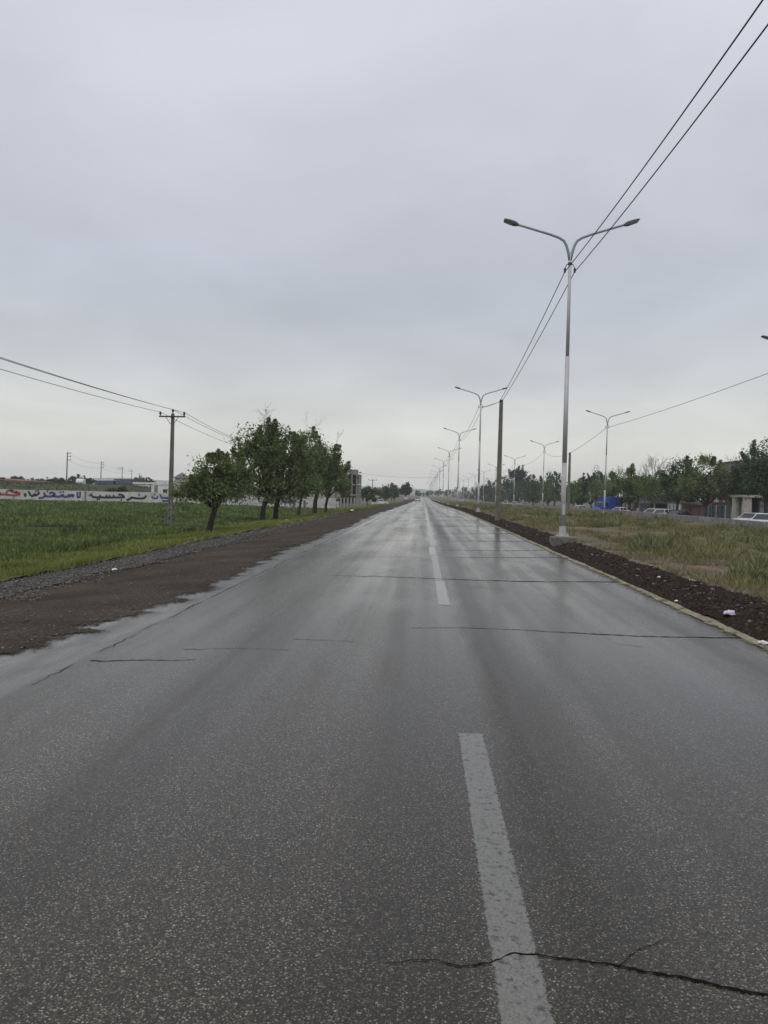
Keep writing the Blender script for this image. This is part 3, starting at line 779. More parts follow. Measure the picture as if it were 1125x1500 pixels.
# ------------------------------------------------------------------ concrete and utility poles
def concrete_pole(label, base, H, lean, group, b=.30, tp=.19, cross=False, lampish=False, holes=True):
    t = thing('utility_pole', label, 'utility pole', base, 0, group)
    p = MB(); n = 14
    for s in (-1, 1):                                  # two flanges
        vs = []; 
        for z, w in ((-.4, b), (H, tp)):
            lx = lean*z
            vs += [(lx + s*w/2 - s*w*.26, -w*.42, z), (lx + s*w/2, -w*.42, z), (lx + s*w/2, w*.42, z), (lx + s*w/2 - s*w*.26, w*.42, z)]
        p.add(vs, [(3, 2, 1, 0), (4, 5, 6, 7), (0, 1, 5, 4), (1, 2, 6, 5), (2, 3, 7, 6), (3, 0, 4, 7)])
    for i in range(n):                                 # web with openings low down
        z0, z1 = H*i/n + (.18 if i < 4 and holes else 0) - (.4 if i == 0 else 0), H*(i+1)/n
        w0 = b + (tp-b)*z0/H
        vs = []
        for z in (z0, z1):
            w = b + (tp-b)*z/H; lx = lean*z
            vs += [(lx - w*.25, -w*.30, z), (lx + w*.25, -w*.30, z), (lx + w*.25, w*.30, z), (lx - w*.25, w*.30, z)]
        p.add(vs, [(3, 2, 1, 0), (4, 5, 6, 7), (0, 1, 5, 4), (1, 2, 6, 5), (2, 3, 7, 6), (3, 0, 4, 7)])
    p.build('post', 'pole_concrete', t)
    lx = lean*H
    if cross:
        c = MB(); c.box((lx, -.14, H - .22), (cross, .09, .09))
        c.build('crossarm', 'iron', t)
        for s in (-1, 1):
            br = MB(); br.tube([(lx + s*.42, -.14, H - .26), (lx + s*.10, -.14, H - .72)], .018, 6); br.build('brace', 'iron', t)
        for dx, dz in ((-cross/2 + .08, -.17), (cross/2 - .06, -.17), (0, .02)):
            i = MB(); i.tube([(lx + dx, -.14 if dx else 0, H + dz), (lx + dx, -.14 if dx else 0, H + dz + .08), (lx + dx, -.14 if dx else 0, H + dz + .14), (lx + dx, -.14 if dx else 0, H + dz + .27)], [.02, .06, .085, .055], 8)
            i.build('insulator', 'iron', t)
    else:
        c = MB(); c.box((lx, 0, H + .03), (tp*.9, tp*.9, .12)); c.build('cap', 'iron', t)
    if lampish:
        a = MB(); a.tube([(lx, 0, H - .4), (lx + .5, 0, H - .1), (lx + 1.0, 0, H - .1)], .04, 6); a.build('bracket_arm', 'iron', t)
        a = MB(); a.ball((lx + 1.15, 0, H - .15), (.38, .2, .2), 1); a.build('lamp_head', 'lamp_grey', t)
    return t
def base_at(px, Y): 
    x = atY(px, 740, Y).x; return Vector((x, Y, Z(x, Y)))
GP = 'concrete utility poles'
pA = atY(729, 768, 40.5); hA = atY(735.5, 588, 40.5)
zA = soil_z(np.array([pA.x]), np.array([40.5]))[0]
concrete_pole('square bare concrete pole on the soil bank with cables tied to its top', (pA.x, 40.5, zA), hA.z - zA, .004, GP, .29, .19, holes=False)
pB = base_at(832.5, 77)
hB = atY(834.5, 664, 77)
concrete_pole('bare concrete pole standing in the median grass left of the blue truck', (pB.x, 77, pB.z), hB.z - pB.z, .002, GP, .30, .2, holes=False)
TP = []
for Y, cr_, lab in ((47.5, 1.75, 'concrete pole with a short crossarm at the field edge left of the first tree'),
                    (92.5, 1.75, None), (137, 1.75, None),
                    (182, None, 'thin concrete pole carrying a lamp bracket beside the grey three-storey building'),
                    (227, 2.6, 'far T-shaped utility pole rising above the low trees left of the road'),
                    (300, 2.6, 'small far T-shaped pole left of the round dark tree')):
    if Y < 50: b0 = atY(249, 773, Y); x = b0.x
    else: x = {92.5: -16.6, 137: -16.6, 182: atY(520, 740, 182).x, 227: atY(545, 740, 227).x, 300: atY(568, 740, 300).x}[Y]
    z = Z(x, Y)
    H = 7.6 if Y < 150 else (8.4 if Y < 200 else 7.6)
    if lab is None: lab = 'crossarm pole hidden in the tree crowns, %s of the two' % ('nearer' if Y < 100 else 'farther')
    TP.append(concrete_pole(lab, (x, Y, z), H, .012 if Y < 60 else 0, GP, .30, .18, cr_ or False, cr_ is None))
for px, top, Y, lab, cr_ in ((97, 662, 172, 'tall leaning utility pole behind the lettered wall, leftmost of the far poles', 0), (147, 676, 236, 'utility pole above the blue sheds, second of the far poles behind the wall', 0),
                       (178, 684, 316, 'far pole with crossarms over the dark blue shed', 1), (192, 688, 400, 'small far pole right of the one over the dark blue shed', 1), (204, 693, 500, 'smallest far pole at the end of the line behind the wall', 1)):
    b0 = base_at(px, Y); top_ = atY(px+1, top, Y); H = top_.z - b0.z
    t = thing('utility_pole', lab, 'utility pole', b0, 0, 'utility poles far behind the lettered wall')
    p = MB(); p.tube([(0, 0, -.3), (.18, 0, H)], [.19, .12], 8); p.build('post', 'pole_concrete' if not cr_ else 'iron', t)
    if cr_:
        for i in range(2):
            c = MB(); c.box((-.6*(1), -.1, H - .15 - .9*i), (2.6, .12, .12)); c.build('crossarm', 'iron', t)
    else:
        for i in range(3):
            c = MB(); c.tube([(.15, 0, H - .35 - .8*i), (1.0, 0, H - .3 - .8*i)], .05, 6); c.tube([(.95, 0, H - .45 - .8*i), (.95, 0, H - .15 - .8*i)], .11, 6); c.build('insulator_arm', 'iron', t)

# ------------------------------------------------------------------ cables
def cable(label, pts, sag, r, group, m='cable'):
    out = []
    for j, (a, b) in enumerate(zip(pts[:-1], pts[1:])):
        a = Vector(a); b = Vector(b); s = sag[j] if isinstance(sag, (list, tuple)) else sag
        n = 22
        for i in range(n + (1 if j == len(pts)-2 else 0)):
            t = i/n; p = a.lerp(b, t); p.z -= s*4*t*(1-t); out.append(p)
    mb = MB(); o0 = out[0]
    mb.tube(out, r, 5); o = mb.build('overhead_cable', m)
    return tag(o, label, 'cable', group)
GC = 'overhead cables'
tops = []
for i, l_ in enumerate(L1[:9]): tops.append(Vector((l_.location.x, l_.location.y, l_.location.z + 8.52)))
pt = Vector((pA.x + .004*(hA.z - zA), 40.5, hA.z + .02))
prev = Vector((4.36, -12.0, 8.72))
for s, nm in ((-1, 'left'), (1, 'right')):
    o_ = Vector((.15*s, 0, 0))
    seq = [prev + o_, tops[0] + o_, pt + Vector((.09*s, 0, .02 + .05*s)), tops[1] + o_] + [x + o_ for x in tops[2:]]
    cable('%s black cable of the pair overhead that joins the nearest lamp and the concrete pole' % nm, seq, [.62, .12, .06] + [.55]*8, .0135 if s < 0 else .0135, GC)
q = [Vector((l_.location.x, l_.location.y, l_.location.z + 8.5)) for l_ in L2]
cable('single cable slung between the median lamps and the concrete pole left of the blue truck', [q[0] + Vector((2, -14, 1.6)), q[1], Vector((pB.x, 77, hB.z)), q[2], q[3], q[4]], [.35, .1, .5, .9, .9], .016, GC)
t0 = TP[0]; hx = 7.6*.012
for dx, dz, nm in ((-.80, .06, 'left lower'), (0, .26, 'upper middle'), (.81, .06, 'right lower')):
    seq = [Vector((t0.location.x + dx*1.0 - .4, 2.0, t0.location.z + 7.6 + dz + .4))] + [Vector((o.location.x + hx + dx, o.location.y, o.location.z + 7.6 + dz)) for o in TP[:3]] + [Vector((TP[3].location.x + dx*.3, 182, TP[3].location.z + 8.0))]
    cable('%s wire strung over the crossarm pole at the field edge' % nm, seq, [.40, .9, .9, .9], .014, 'wires over the field edge')
a = TP[3].location + Vector((.3, 0, 8.2)); b = Vector((4.3, 196, Z(4.3, 196) + 7.0))
cable('thin wire crossing high over the far road from the bracket pole to the lamps', [a, b], .55, .02, GC)
fp = [(97, 664, 172), (147, 678, 236), (178, 686, 316), (192, 690, 400)]
for dz, nm in ((0, 'upper'), (-1.6, 'lower')):
    cable('%s of the two faint wires linking the far poles behind the wall' % nm, [atY(px + 2, py, Y) + Vector((0, 0, dz)) for px, py, Y in fp], .8, .022, GC)

# ------------------------------------------------------------------ lettered wall across the field
WY = 120.0
xa, xb = atY(-150, 735, WY).x, atY(492, 735, WY).x
wall = thing('boundary_wall', 'long low whitewashed wall across the field with hand-painted Persian lettering', 'wall', (0, 0, 0))
n = 60; w = MB()
xs_ = np.linspace(xa, xb, n)
for i in range(n-1):
    x0, x1 = xs_[i], xs_[i+1]
    zb0, zb1 = Z(x0, WY) - .3, Z(x1, WY) - .3
    za = lambda x: -1.0 + 1.86 + .03*math.sin(x*.5) - .25*max(0., min(1., (x + 30)/14))
    w.add([(x0, WY, zb0), (x1, WY, zb1), (x1, WY + .22, zb1), (x0, WY + .22, zb0), (x0, WY, za(x0)), (x1, WY, za(x1)), (x1, WY + .22, za(x1)), (x0, WY + .22, za(x0))],
          [(0, 1, 5, 4), (2, 3, 7, 6), (4, 5, 6, 7)] + ([(3, 0, 4, 7)] if i == 0 else []) + ([(1, 2, 6, 5)] if i == n-2 else []))
w.build('wall_face', 'wall_white', wall)
c = MB()
for px in (125, ):
    x = atY(px, 728, WY).x; c.box((x, WY - .06, -.25), (.22, .14, 2.1))
c.build('wall_joint', 'grey_wall', wall)
def strokes(name, m, scale, ox, oy, lines, wd):
    mb = MB()
    for ln in lines:
        P = [atY(ox + x/scale, oy + y/scale, WY - .006) for x, y in ln]
        if len(P) == 1: P = [P[0] + Vector((-.10, 0, .06)), P[0] + Vector((.10, 0, -.06))]
        # smooth resample
        pts = []
        for i in range(len(P)-1):
            p0 = P[max(i-1, 0)]; p1 = P[i]; p2 = P[i+1]; p3 = P[min(i+2, len(P)-1)]
            for s in range(5):
                t = s/5
                pts.append(.5*((2*p1) + (p2-p0)*t + (2*p0-5*p1+4*p2-p3)*t*t + (3*p1-p0-3*p2+p3)*t**3))
        pts.append(P[-1])
        vs = []; fs = []
        for i, p in enumerate(pts):
            d = pts[min(i+1, len(pts)-1)] - pts[max(i-1, 0)]; d.y = 0; d.normalize()
            nn = Vector((-d.z, 0, d.x))*wd*.5*(1 + .25*abs(d.x))
            vs += [p + nn, p - nn]
        for i in range(len(pts)-1): fs.append((2*i, 2*i+1, 2*i+3, 2*i+2))
        o = len(mb.v)
        mb.add([(v.x, v.y, v.z) for v in vs] + [(v.x, v.y + .02, v.z) for v in vs], fs)
    return mb.build(name, m, wall)
A = (8.036, 0, 690)
strokes('red_lettering', 'ink_red', *A, [[(-60, 300), (-20, 250), (0, 262), (6, 285)], [(0, 275), (60, 278), (120, 282), (185, 288), (240, 272)], [(80, 275), (78, 248), (95, 232), (130, 228), (165, 236)], [(118, 232), (160, 250), (205, 262)], [(178, 240), (212, 252), (240, 270)], [(160, 312)]], .30)
strokes('black_lettering', 'ink_black', *A, [[(280, 285), (296, 272), (304, 285), (290, 302)], [(335, 238), (348, 266), (362, 294)], [(362, 294), (395, 288), (412, 262)], [(405, 290), (445, 274), (466, 248)], [(420, 240)], [(448, 232)]], .32)
strokes('blue_lettering', 'ink_blue', *A, [[(512, 250), (528, 285), (505, 312), (455, 320)], [(520, 290), (570, 300), (622, 292), (645, 268), (605, 254), (578, 268)], [(620, 294), (700, 302), (718, 280)], [(718, 300), (742, 280), (745, 300), (792, 302), (812, 280), (822, 300), (845, 280), (855, 300), (872, 274)], [(560, 238)], [(715, 250)], [(745, 248)], [(915, 245), (910, 285), (925, 322)], [(942, 240), (942, 290), (928, 318)]], .34)
B = (7.5, 120, 690)
strokes('black_lettering', 'ink_black', *B, [[(80, 262), (92, 276)], [(100, 246), (112, 275), (130, 286), (190, 288), (202, 260)], [(170, 312)], [(192, 311)], [(200, 287), (262, 290), (272, 262)], [(270, 290), (300, 291), (307, 264)], [(305, 291), (342, 290), (350, 262)], [(348, 290), (430, 290), (465, 284), (432, 260), (400, 262)], [(432, 318)], [(545, 278), (536, 302), (490, 318)], [(540, 290), (600, 300), (680, 298), (706, 268)], [(628, 262)]], .30)
strokes('dark_blue_lettering', 'ink_blue', *B, [[(770, 275), (780, 298), (824, 298), (832, 272)], [(800, 260)], [(860, 254), (868, 290)], [(868, 292), (952, 300)], [(880, 326), (946, 329)]], .28)
Cc = (3.309, 220, 560)
strokes('blue_lettering', 'ink_blue', *Cc, [[(335, 574), (345, 578), (372, 578)], [(236, 572), (262, 580), (290, 578)], [(552, 565), (556, 580), (590, 582)], [(645, 566), (650, 580), (705, 582)], [(680, 572), (710, 575)], [(415, 575), (425, 576)]], .34)

# ------------------------------------------------------------------ trees
def leaf_quads(C, n, spread, size, flat=.8, up=.25):
    ci = rng.integers(0, len(C), n)
    P = C[ci] + rng.normal(0, 1, (n, 3))*spread[ci][:, None]*np.array([1, 1, flat])
    d = rng.normal(0, 1, (n, 3)); d[:, 2] -= up; d /= np.linalg.norm(d, axis=1)[:, None]
    e = rng.normal(0, 1, (n, 3)); e -= d*(e*d).sum(1)[:, None]; e /= np.linalg.norm(e, axis=1)[:, None]
    s = size*rng.uniform(.6, 1.35, n)[:, None]
    return np.stack([P - d*s*.5, P + e*s*.28, P + d*s*.55, P - e*s*.28], 1)
def twigs(mb, p, d, ln, r, depth, n=5, spread=.55):
    q = p + d*ln
    mid = p + d*ln*.5 + Vector((random.uniform(-1, 1), random.uniform(-1, 1), random.uniform(-.3, .6)))*ln*.07
    mb.tube([p, mid, q], [r, r*.8, r*.6], n, False)
    if depth <= 0: return
    for k in range(random.choice((2, 3, 3))):
        dd = (d + Vector((random.gauss(0, spread), random.gauss(0, spread), random.gauss(.12, spread*.6)))).normalized()
        st = p.lerp(q, random.uniform(.45, 1.0))
        twigs(mb, st, dd, ln*random.uniform(.55, .85), r*.6, depth-1, max(3, n-1), spread)
GT = {}
def tree(label, base, H, r0, crown, leaf, leaves, size, clumps=40, trunk_h=None, lean=(0, 0), bark='bark', bare=0, name='broadleaf_tree', group=None, spread=.32, sink=.2, shoots=0, cat='tree', blen=.11):
    """crown: list of ellipsoids (cx, cy, cz, rx, ry, rz) relative to the base"""
    t = thing(name, label, cat, base, 0, group)
    th = trunk_h or H*.3
    tr = MB()
    top = Vector((lean[0], lean[1], th))
    m1 = Vector((lean[0]*.35 + random.uniform(-.06, .06)*H*.2, lean[1]*.35, th*.5))
    tr.tube([(0, 0, -sink), (0, 0, .05), m1, top], [r0*1.45, r0*1.1, r0*.92, r0*.85], 10)
    C = []; S = []
    vol = np.array([e[3]*e[4]*e[5] for e in crown]); pr = vol/vol.sum()
    limbs = []
    for e in crown:
        k = max(2, int(5*len(crown)**-.5) + 1)
        for i in range(k):
            a = 2*math.pi*(i + random.random()*.7)/k
            tip = Vector((e[0] + math.cos(a)*e[3]*.45, e[1] + math.sin(a)*e[4]*.45, e[2] + random.uniform(-.25, .35)*e[5]))
            md = top.lerp(tip, .5) + Vector((random.uniform(-.1, .1), random.uniform(-.1, .1), random.uniform(0, .12)))*H*.4
            tr.tube([top - Vector((0, 0, th*.08)), md, tip], [r0*.62, r0*.40, r0*.2], 7, False)
            limbs += [md, tip]
    for j in range(clumps):
        e = crown[rng.choice(len(crown), p=pr)]
        d = rng.normal(0, 1, 3); d /= np.linalg.norm(d); rr = rng.uniform(.25, 1.0)**.5
        if d[2] < -.4: d[2] *= .6
        p = np.array([e[0] + d[0]*e[3]*rr, e[1] + d[1]*e[4]*rr, e[2] + d[2]*e[5]*rr])
        C.append(p); S.append(rng.uniform(.55, 1.25))
        pv = Vector(p); nb = min(limbs, key=lambda q: (q - pv).length)
        tr.tube([nb, nb.lerp(pv, .55) + Vector((0, 0, -.04*H*random.random())), pv], [r0*.17, r0*.11, r0*.05], 4, False)
    for j in range(shoots):
        e = crown[rng.choice(len(crown), p=pr)]
        d = Vector((random.gauss(0, .8), random.gauss(0, .8), abs(random.gauss(.6, .6)))).normalized()
        p0 = Vector((e[0] + d.x*e[3]*.75, e[1] + d.y*e[4]*.75, e[2] + d.z*e[5]*.75))
        d2 = (d*.7 + Vector((0, 0, .75))).normalized(); ln = random.uniform(.35, .8)*min(e[3], e[5])
        tr.tube([p0 - d2*ln*.4, p0 + d2*ln*.5, p0 + d2*ln], [r0*.10, r0*.07, r0*.03], 4, False)
        for q in range(4):
            C.append(np.array(p0 + d2*ln*(q+.3)/4)); S.append(.42 - .08*q)
    tr.build('trunk', bark, t, True)
    mr = np.mean([min(e[3:6]) for e in crown])
    V = leaf_quads(np.array(C), leaves, np.array(S)*spread*mr, size)
    quads_mesh('crown', V, leaf, t)
    if bare:
        b = MB()
        for i in range(bare):
            e = crown[random.randrange(len(crown))]
            p = Vector((e[0] + random.uniform(-.5, .5)*e[3], e[1] + random.uniform(-.4, .4)*e[4], e[2] + e[5]*random.uniform(.25, .7)))
            twigs(b, p, Vector((random.gauss(0, .22), random.gauss(0, .2), 1)).normalized(), H*blen, r0*(.10 if blen <= .12 else .20), 4, 4, .42)
        b.build('bare_crown', 'twig', t)
    return t
GO = 'orchard trees at the left roadside'
def rel(b, px, py, Y):
    p = atY(px, py, Y); return (p.x - b.x, Y - b.y, p.z - b.z)
# first tree: leaning trunk, broad low crown
b = base_at(306, 40); k = 40/1060
def el(b, px, py, Y, w, h, dep=None):
    k = Y/1060; x, y, z = rel(b, px, py, Y); return (x, y, z, w*k/2, (dep or w)*k/2*.9, h*k/2)
tree('small leaning orchard tree with a crooked trunk and low wide crown beside the crossarm pole', b, 4.6, .17,
     [el(b, 318, 694, 40, 76, 60), el(b, 290, 712, 39.5, 66, 58), el(b, 340, 708, 40.5, 66, 66), el(b, 268, 728, 39.3, 42, 40), el(b, 308, 724, 39.6, 90, 40)], 'leaf_orchard', 14500, .15, 104, 1.55, (.38, 0), group=GO, spread=.27, shoots=26)
b = base_at(384, 57.5)
tree('tall orchard tree with a leaning trunk and bare top twigs, second from the left', b, 8.5, .22,
     [el(b, 372, 692, 57.5, 86, 84), el(b, 392, 660, 58, 66, 84), el(b, 364, 655, 57, 50, 60), el(b, 350, 712, 57, 54, 62), el(b, 382, 722, 57, 80, 44)], 'leaf_orchard', 15000, .20, 108, 2.3, (.45, .2), bare=9, blen=.12, group=GO, spread=.26, shoots=30)
b = base_at(404, 59)
tree('tallest orchard tree with a straight dark trunk and bare top, third from the left', b, 9, .21,
     [el(b, 414, 684, 59.5, 86, 96), el(b, 412, 645, 59, 46, 70), el(b, 434, 706, 59.5, 70, 72), el(b, 436, 668, 59.5, 48, 60), el(b, 416, 722, 59, 90, 44)], 'leaf_orchard', 14500, .20, 104, 2.3, (.3, 0), bare=9, blen=.12, group=GO, spread=.26, shoots=30)
b = base_at(437, 70)
tree('slender orchard tree with a thin slanting trunk beside a pale post', b, 7, .13,
     [el(b, 447, 698, 70, 60, 80), el(b, 446, 662, 70, 40, 60)], 'leaf_orchard', 8000, .22, 60, 2.4, (.35, 0), bare=4, group=GO, spread=.28, shoots=12)
b = base_at(461, 78)
tree('dark orchard tree with spreading side branches nearest the verge, second last of the row', b, 8.5, .24,
     [el(b, 470, 692, 78, 76, 84), el(b, 460, 664, 78, 48, 70), el(b, 484, 668, 78, 34, 50), el(b, 490, 692, 78, 44, 54)], 'leaf_orchard', 11500, .24, 88, 2.9, (.35, 0), bare=6, blen=.11, group=GO, spread=.26, shoots=24)
b = base_at(477, 86)
tree('last orchard tree of the row with a forked trunk and drooping right side', b, 7, .17,
     [el(b, 486, 705, 86, 54, 60), el(b, 470, 700, 86, 52, 66)], 'leaf_orchard', 6500, .26, 55, 2.0, (.25, 0), bare=3, group=GO, spread=.28, shoots=14)
b = base_at(446, 72); c = MB(); c.box((0, 0, .75), (.26, .24, 1.7), .1, .85); c.ball((0, 0, 1.58), (.11, .10, .06), 1)
o = c.build('concrete_post', 'concrete'); o.location = b; tag(o, 'short pale concrete post standing between the slender tree and the dark tree', 'post')

# right-hand row on the far pavement, photo pixel centre, top, bottom of the crown, width, depth
GR = 'trees along the far pavement on the right'
def rtree(label, px, top, bot, wpx, X, leaf, n, size, name='broadleaf_tree', shape='round', bare=0, bark='bark', clumps=60, spread=.25, blen=.11):
    X += 5.5; Y = max(20, atX(px, 728, X).y); b = base_at(px, Y); X = b.x
    wpx *= 1.35; n = int(n*1.7); size *= .88
    kk = Y/1060; H = (atY(px, top, Y).z - b.z); zb = atY(px, bot, Y).z - b.z; w = wpx*kk
    hgt = H - zb
    if shape == 'cone':
        cr = [(0, 0, zb + hgt*f, w/2*g, w/2*g, hgt*.17) for f, g in ((.12, .85), (.3, .95), (.5, .75), (.68, .52), (.84, .32), (.95, .14))]
    elif shape == 'tall':
        cr = [(0, 0, zb + hgt*.32, w*.5, w*.5, hgt*.34), (w*.06, 0, zb + hgt*.66, w*.36, w*.36, hgt*.34)]
    else:
        cr = [(0, 0, zb + hgt*.45, w*.42, w*.42, hgt*.42), (-w*.26, .3, zb + hgt*.38, w*.26, w*.3, hgt*.30), (w*.27, -.3, zb + hgt*.42, w*.25, w*.3, hgt*.30), (w*.04, 0, zb + hgt*.75, w*.26, w*.26, hgt*.26)]
    return tree(label, b, H, .02*H + .03, cr, leaf, n, size, clumps, max(zb*1.05, H*.16), (random.uniform(-.2, .2), 0), bark, bare, name, GR, spread, shoots=12 if shape != 'cone' else 0, blen=blen)
rtree('tall dark spiky tree at the right picture edge above the white cars', 1123, 640, 738, 52, 29.6, 'leaf_dark', 6500, .25, shape='tall', bare=2)
rtree('pointed dark tree left of the one at the right picture edge', 1098, 651, 738, 42, 31.5, 'leaf_dark', 4800, .27, shape='tall', bare=2)
rtree('grey-green tree with pale blossom in front of the stone portico', 1074, 684, 742, 46, 31.0, 'leaf_grey', 4200, .24, bare=6, bark='bark_pale', blen=.15)
rtree('broad green street tree over the red shop sign', 1034, 667, 740, 56, 31.0, 'leaf_orchard', 6500, .26, bare=1)
rtree('dark rounded tree above the black parked car', 993, 669, 738, 40, 31.2, 'leaf_dark', 4800, .27, shape='tall')
rtree('half-bare tree with fine twigs on top right of the pointed green tree', 958, 688, 738, 42, 31.2, 'leaf_bright', 3000, .24, bare=16, bark='bark_pale', blen=.20)
rtree('pointed bright green tree between the bushy green tree and the half-bare tree', 924, 677, 738, 24, 32.5, 'leaf_orchard', 3000, .30, shape='cone')
rtree('bushy bright green tree right behind the lamp by the blue truck', 910, 689, 738, 46, 32, 'leaf_bright', 4600, .32)
rtree('mid green tree rising behind the blue truck', 884, 692, 736, 32, 33.5, 'leaf_orchard', 3200, .34)
rtree('small bare tree with grey twigs above the bushy green tree', 899, 696, 726, 16, 35, 'leaf_grey', 500, .3, bare=6, clumps=14, blen=.17)
rtree('dark pine left of the blue truck, nearest of the far pines', 872, 685, 730, 26, 38, 'leaf_conifer', 3200, .36, 'pine_tree', 'round')
rtree('slim dark cypress right of the bare concrete pole', 853, 691, 738, 14, 34, 'leaf_conifer', 2200, .36, 'cypress_tree', 'cone')
rtree('light green tree beside the white car left of the blue truck', 847, 702, 740, 26, 33, 'leaf_bright', 2800, .36)
rtree('dark leafy tree left of the bare concrete pole', 812, 687, 736, 22, 36, 'leaf_dark', 2500, .4)
rtree('pale half-bare tree left of the dark leafy one', 803, 690, 736, 18, 37, 'leaf_grey', 1500, .36, bare=6)
rtree('yellow-green low tree before the dark tree mass, near the median lamp', 803, 706, 740, 22, 33, 'leaf_bright', 2000, .40)
rtree('large dark pine with layered crown right of the roadside concrete pole', 755, 681, 726, 34, 34, 'leaf_conifer', 4600, .55, 'pine_tree', 'round', clumps=55, spread=.24)
rtree('wide dark green tree right of the large pine', 781, 697, 739, 36, 34, 'leaf_dark', 3800, .48)
rtree('dark green tree below the large pine', 757, 706, 738, 34, 32, 'leaf_dark', 3000, .5)
rtree('rounded dark tree left of the roadside concrete pole', 712, 700, 738, 24, 33, 'leaf_conifer', 3200, .65, 'pine_tree', 'tall')
rtree('low dark tree between the second lamp and the concrete pole', 724, 710, 738, 26, 31, 'leaf_dark', 2200, .6)
rtree('medium dark tree left of the second lamp', 697, 709, 738, 20, 33, 'leaf_dark', 2200, .7)
rtree('far bluish dark tree right of the bunched lamps', 680, 711, 737, 14, 34, 'leaf_conifer', 1600, .85)
rtree('farthest dark tree of the right-hand row at the bunched lamps', 665, 713, 736, 14, 36, 'leaf_conifer', 1500, 1.0)
rtree('short green tree filling the gap right of the wide dark tree', 826, 706, 739, 34, 36, 'leaf_dark', 2600, .42)
rtree('low green tree behind the two parked white cars', 968, 706, 744, 40, 35, 'leaf_dark', 3200, .30)
rtree('green tree behind the pink brick wall', 1012, 690, 740, 44, 36, 'leaf_orchard', 3800, .3)
rtree('dark tree behind the stone portico', 1052, 690, 742, 48, 38, 'leaf_dark', 3800, .3)
rtree('low tree behind the black kiosk', 938, 705, 742, 34, 36, 'leaf_dark', 2800, .33)

for px, top, w_, lb in ((1112, 672, 60, 'dark backdrop tree behind the spiky tree at the right picture edge'), (1080, 690, 56, 'backdrop tree behind the blossoming grey-green tree'),
        (1016, 684, 50, 'dark backdrop tree between the broad green tree and the dark rounded tree'), (978, 688, 44, 'backdrop tree behind the parked white cars'), (943, 694, 36, 'backdrop tree left of the half-bare tree'),
        (866, 700, 34, 'dark backdrop tree behind the left end of the blue truck'), (840, 704, 28, 'dark backdrop tree behind the white car left of the blue truck'), (795, 702, 36, 'dark backdrop tree behind the slim median lamp'),
        (768, 700, 40, 'dark backdrop tree right of the large layered pine'), (738, 706, 30, 'dark backdrop tree left of the large layered pine'), (708, 712, 26, 'dark backdrop tree right of the second lamp')):
    rtree(lb, px, top, 745, w_, 43, 'leaf_dark', 2600, .034*max(9, atX(px, 728, 43).y/11))
# trees further left and ahead
GF = 'far trees left of the road'
def ftree(label, px, top, bot, wpx, Y, leaf, n, size, name='broadleaf_tree', shape='round', group=GF, cl=30, bare=0):
    b = base_at(px, Y); kk = Y/1060; H = atY(px, top, Y).z - b.z; zb = max(.15*H, atY(px, bot, Y).z - b.z); w = wpx*kk; hg = H - zb
    if shape == 'cone': cr = [(0, 0, zb + hg*f, w/2*g, w/2*g, hg*.2) for f, g in ((.15, .9), (.4, .8), (.65, .5), (.9, .2))]
    else: cr = [(0, 0, zb + hg*.45, w*.42, w*.42, hg*.42), (-w*.22, 0, zb + hg*.4, w*.28, w*.28, hg*.34), (w*.24, 0, zb + hg*.5, w*.26, w*.26, hg*.34), (0, 0, zb + hg*.75, w*.26, w*.26, hg*.25)]
    return tree(label, b, H, .02*H, cr, leaf, n, size, cl, zb*1.02, (0, 0), 'bark', bare, name, group, .3)
ftree('round dark tree at the left roadside near the vanishing point', 594, 705, 729, 17, 330, 'leaf_conifer', 3600, .75, cl=45)
ftree('dark bushy tree left of the round dark tree', 577, 711, 735, 20, 300, 'leaf_dark', 2600, .75)
ftree('dark bushy tree behind the white parked car on the left', 565, 713, 737, 20, 270, 'leaf_dark', 2600, .7)
ftree('paler thin tree top above the dark bushes on the left', 573, 708, 728, 14, 340, 'leaf_grey', 1100, .7, bare=3)
ftree('brownish tree right of the grey three-storey building', 538, 712, 738, 20, 200, 'leaf_dark', 2300, .55, bare=3)
ftree('green tree around the far T-shaped pole', 551, 713, 738, 18, 235, 'leaf_grey', 2000, .6, bare=2)
ftree('reddish-brown bare bush before the grey three-storey building', 503, 720, 742, 26, 150, 'leaf_brown', 1500, .35, bare=5)
ftree('tree hiding the left half of the grey three-storey building', 502, 698, 728, 24, 158, 'leaf_dark', 3000, .42)
GB = 'row of small dark trees behind the lettered wall'
rowl = ['first', 'second', 'third', 'fourth', 'fifth', 'sixth', 'seventh', 'eighth', 'ninth', 'tenth', 'eleventh', 'twelfth', 'thirteenth', 'fourteenth']
for i, (px, top, wd_) in enumerate(((22, 699, 9), (31, 698, 8), (46, 703, 13), (57, 704, 14), (70, 702, 12), (78, 702, 9), (87, 700, 10), (97, 702, 11), (106, 699, 8), (114, 698, 8), (123, 699, 10), (133, 702, 11), (203, 699, 14), (217, 699, 12))):
    ftree('%s small dark tree, counted from the left, on the skyline behind the lettered wall' % rowl[i], px, top - 2, 712, wd_*1.7, 235 + (i % 3)*8, 'leaf_conifer' if i % 3 else 'leaf_dark', 900, .55, 'pine_tree' if i % 3 else 'broadleaf_tree', 'cone' if i % 3 == 1 else 'round', GB, 26)
for i, (px, top, wd_) in enumerate(((162, 716, 16), (178, 713, 16), (300, 706, 40), (326, 704, 36))):
    ftree(['low dark bush on the bank behind the middle of the lettering', 'low green bush on the bank below the dark blue shed', 'bushy tree behind the first orchard tree beyond the wall', 'tree beyond the wall right of the pyramid roof'][i], px, top, 722, wd_, 138 if i < 2 else 170, 'leaf_dark', 1300, .4, 'bush' if i < 2 else 'broadleaf_tree', 'round', 'bushes and trees behind the wall', 18)

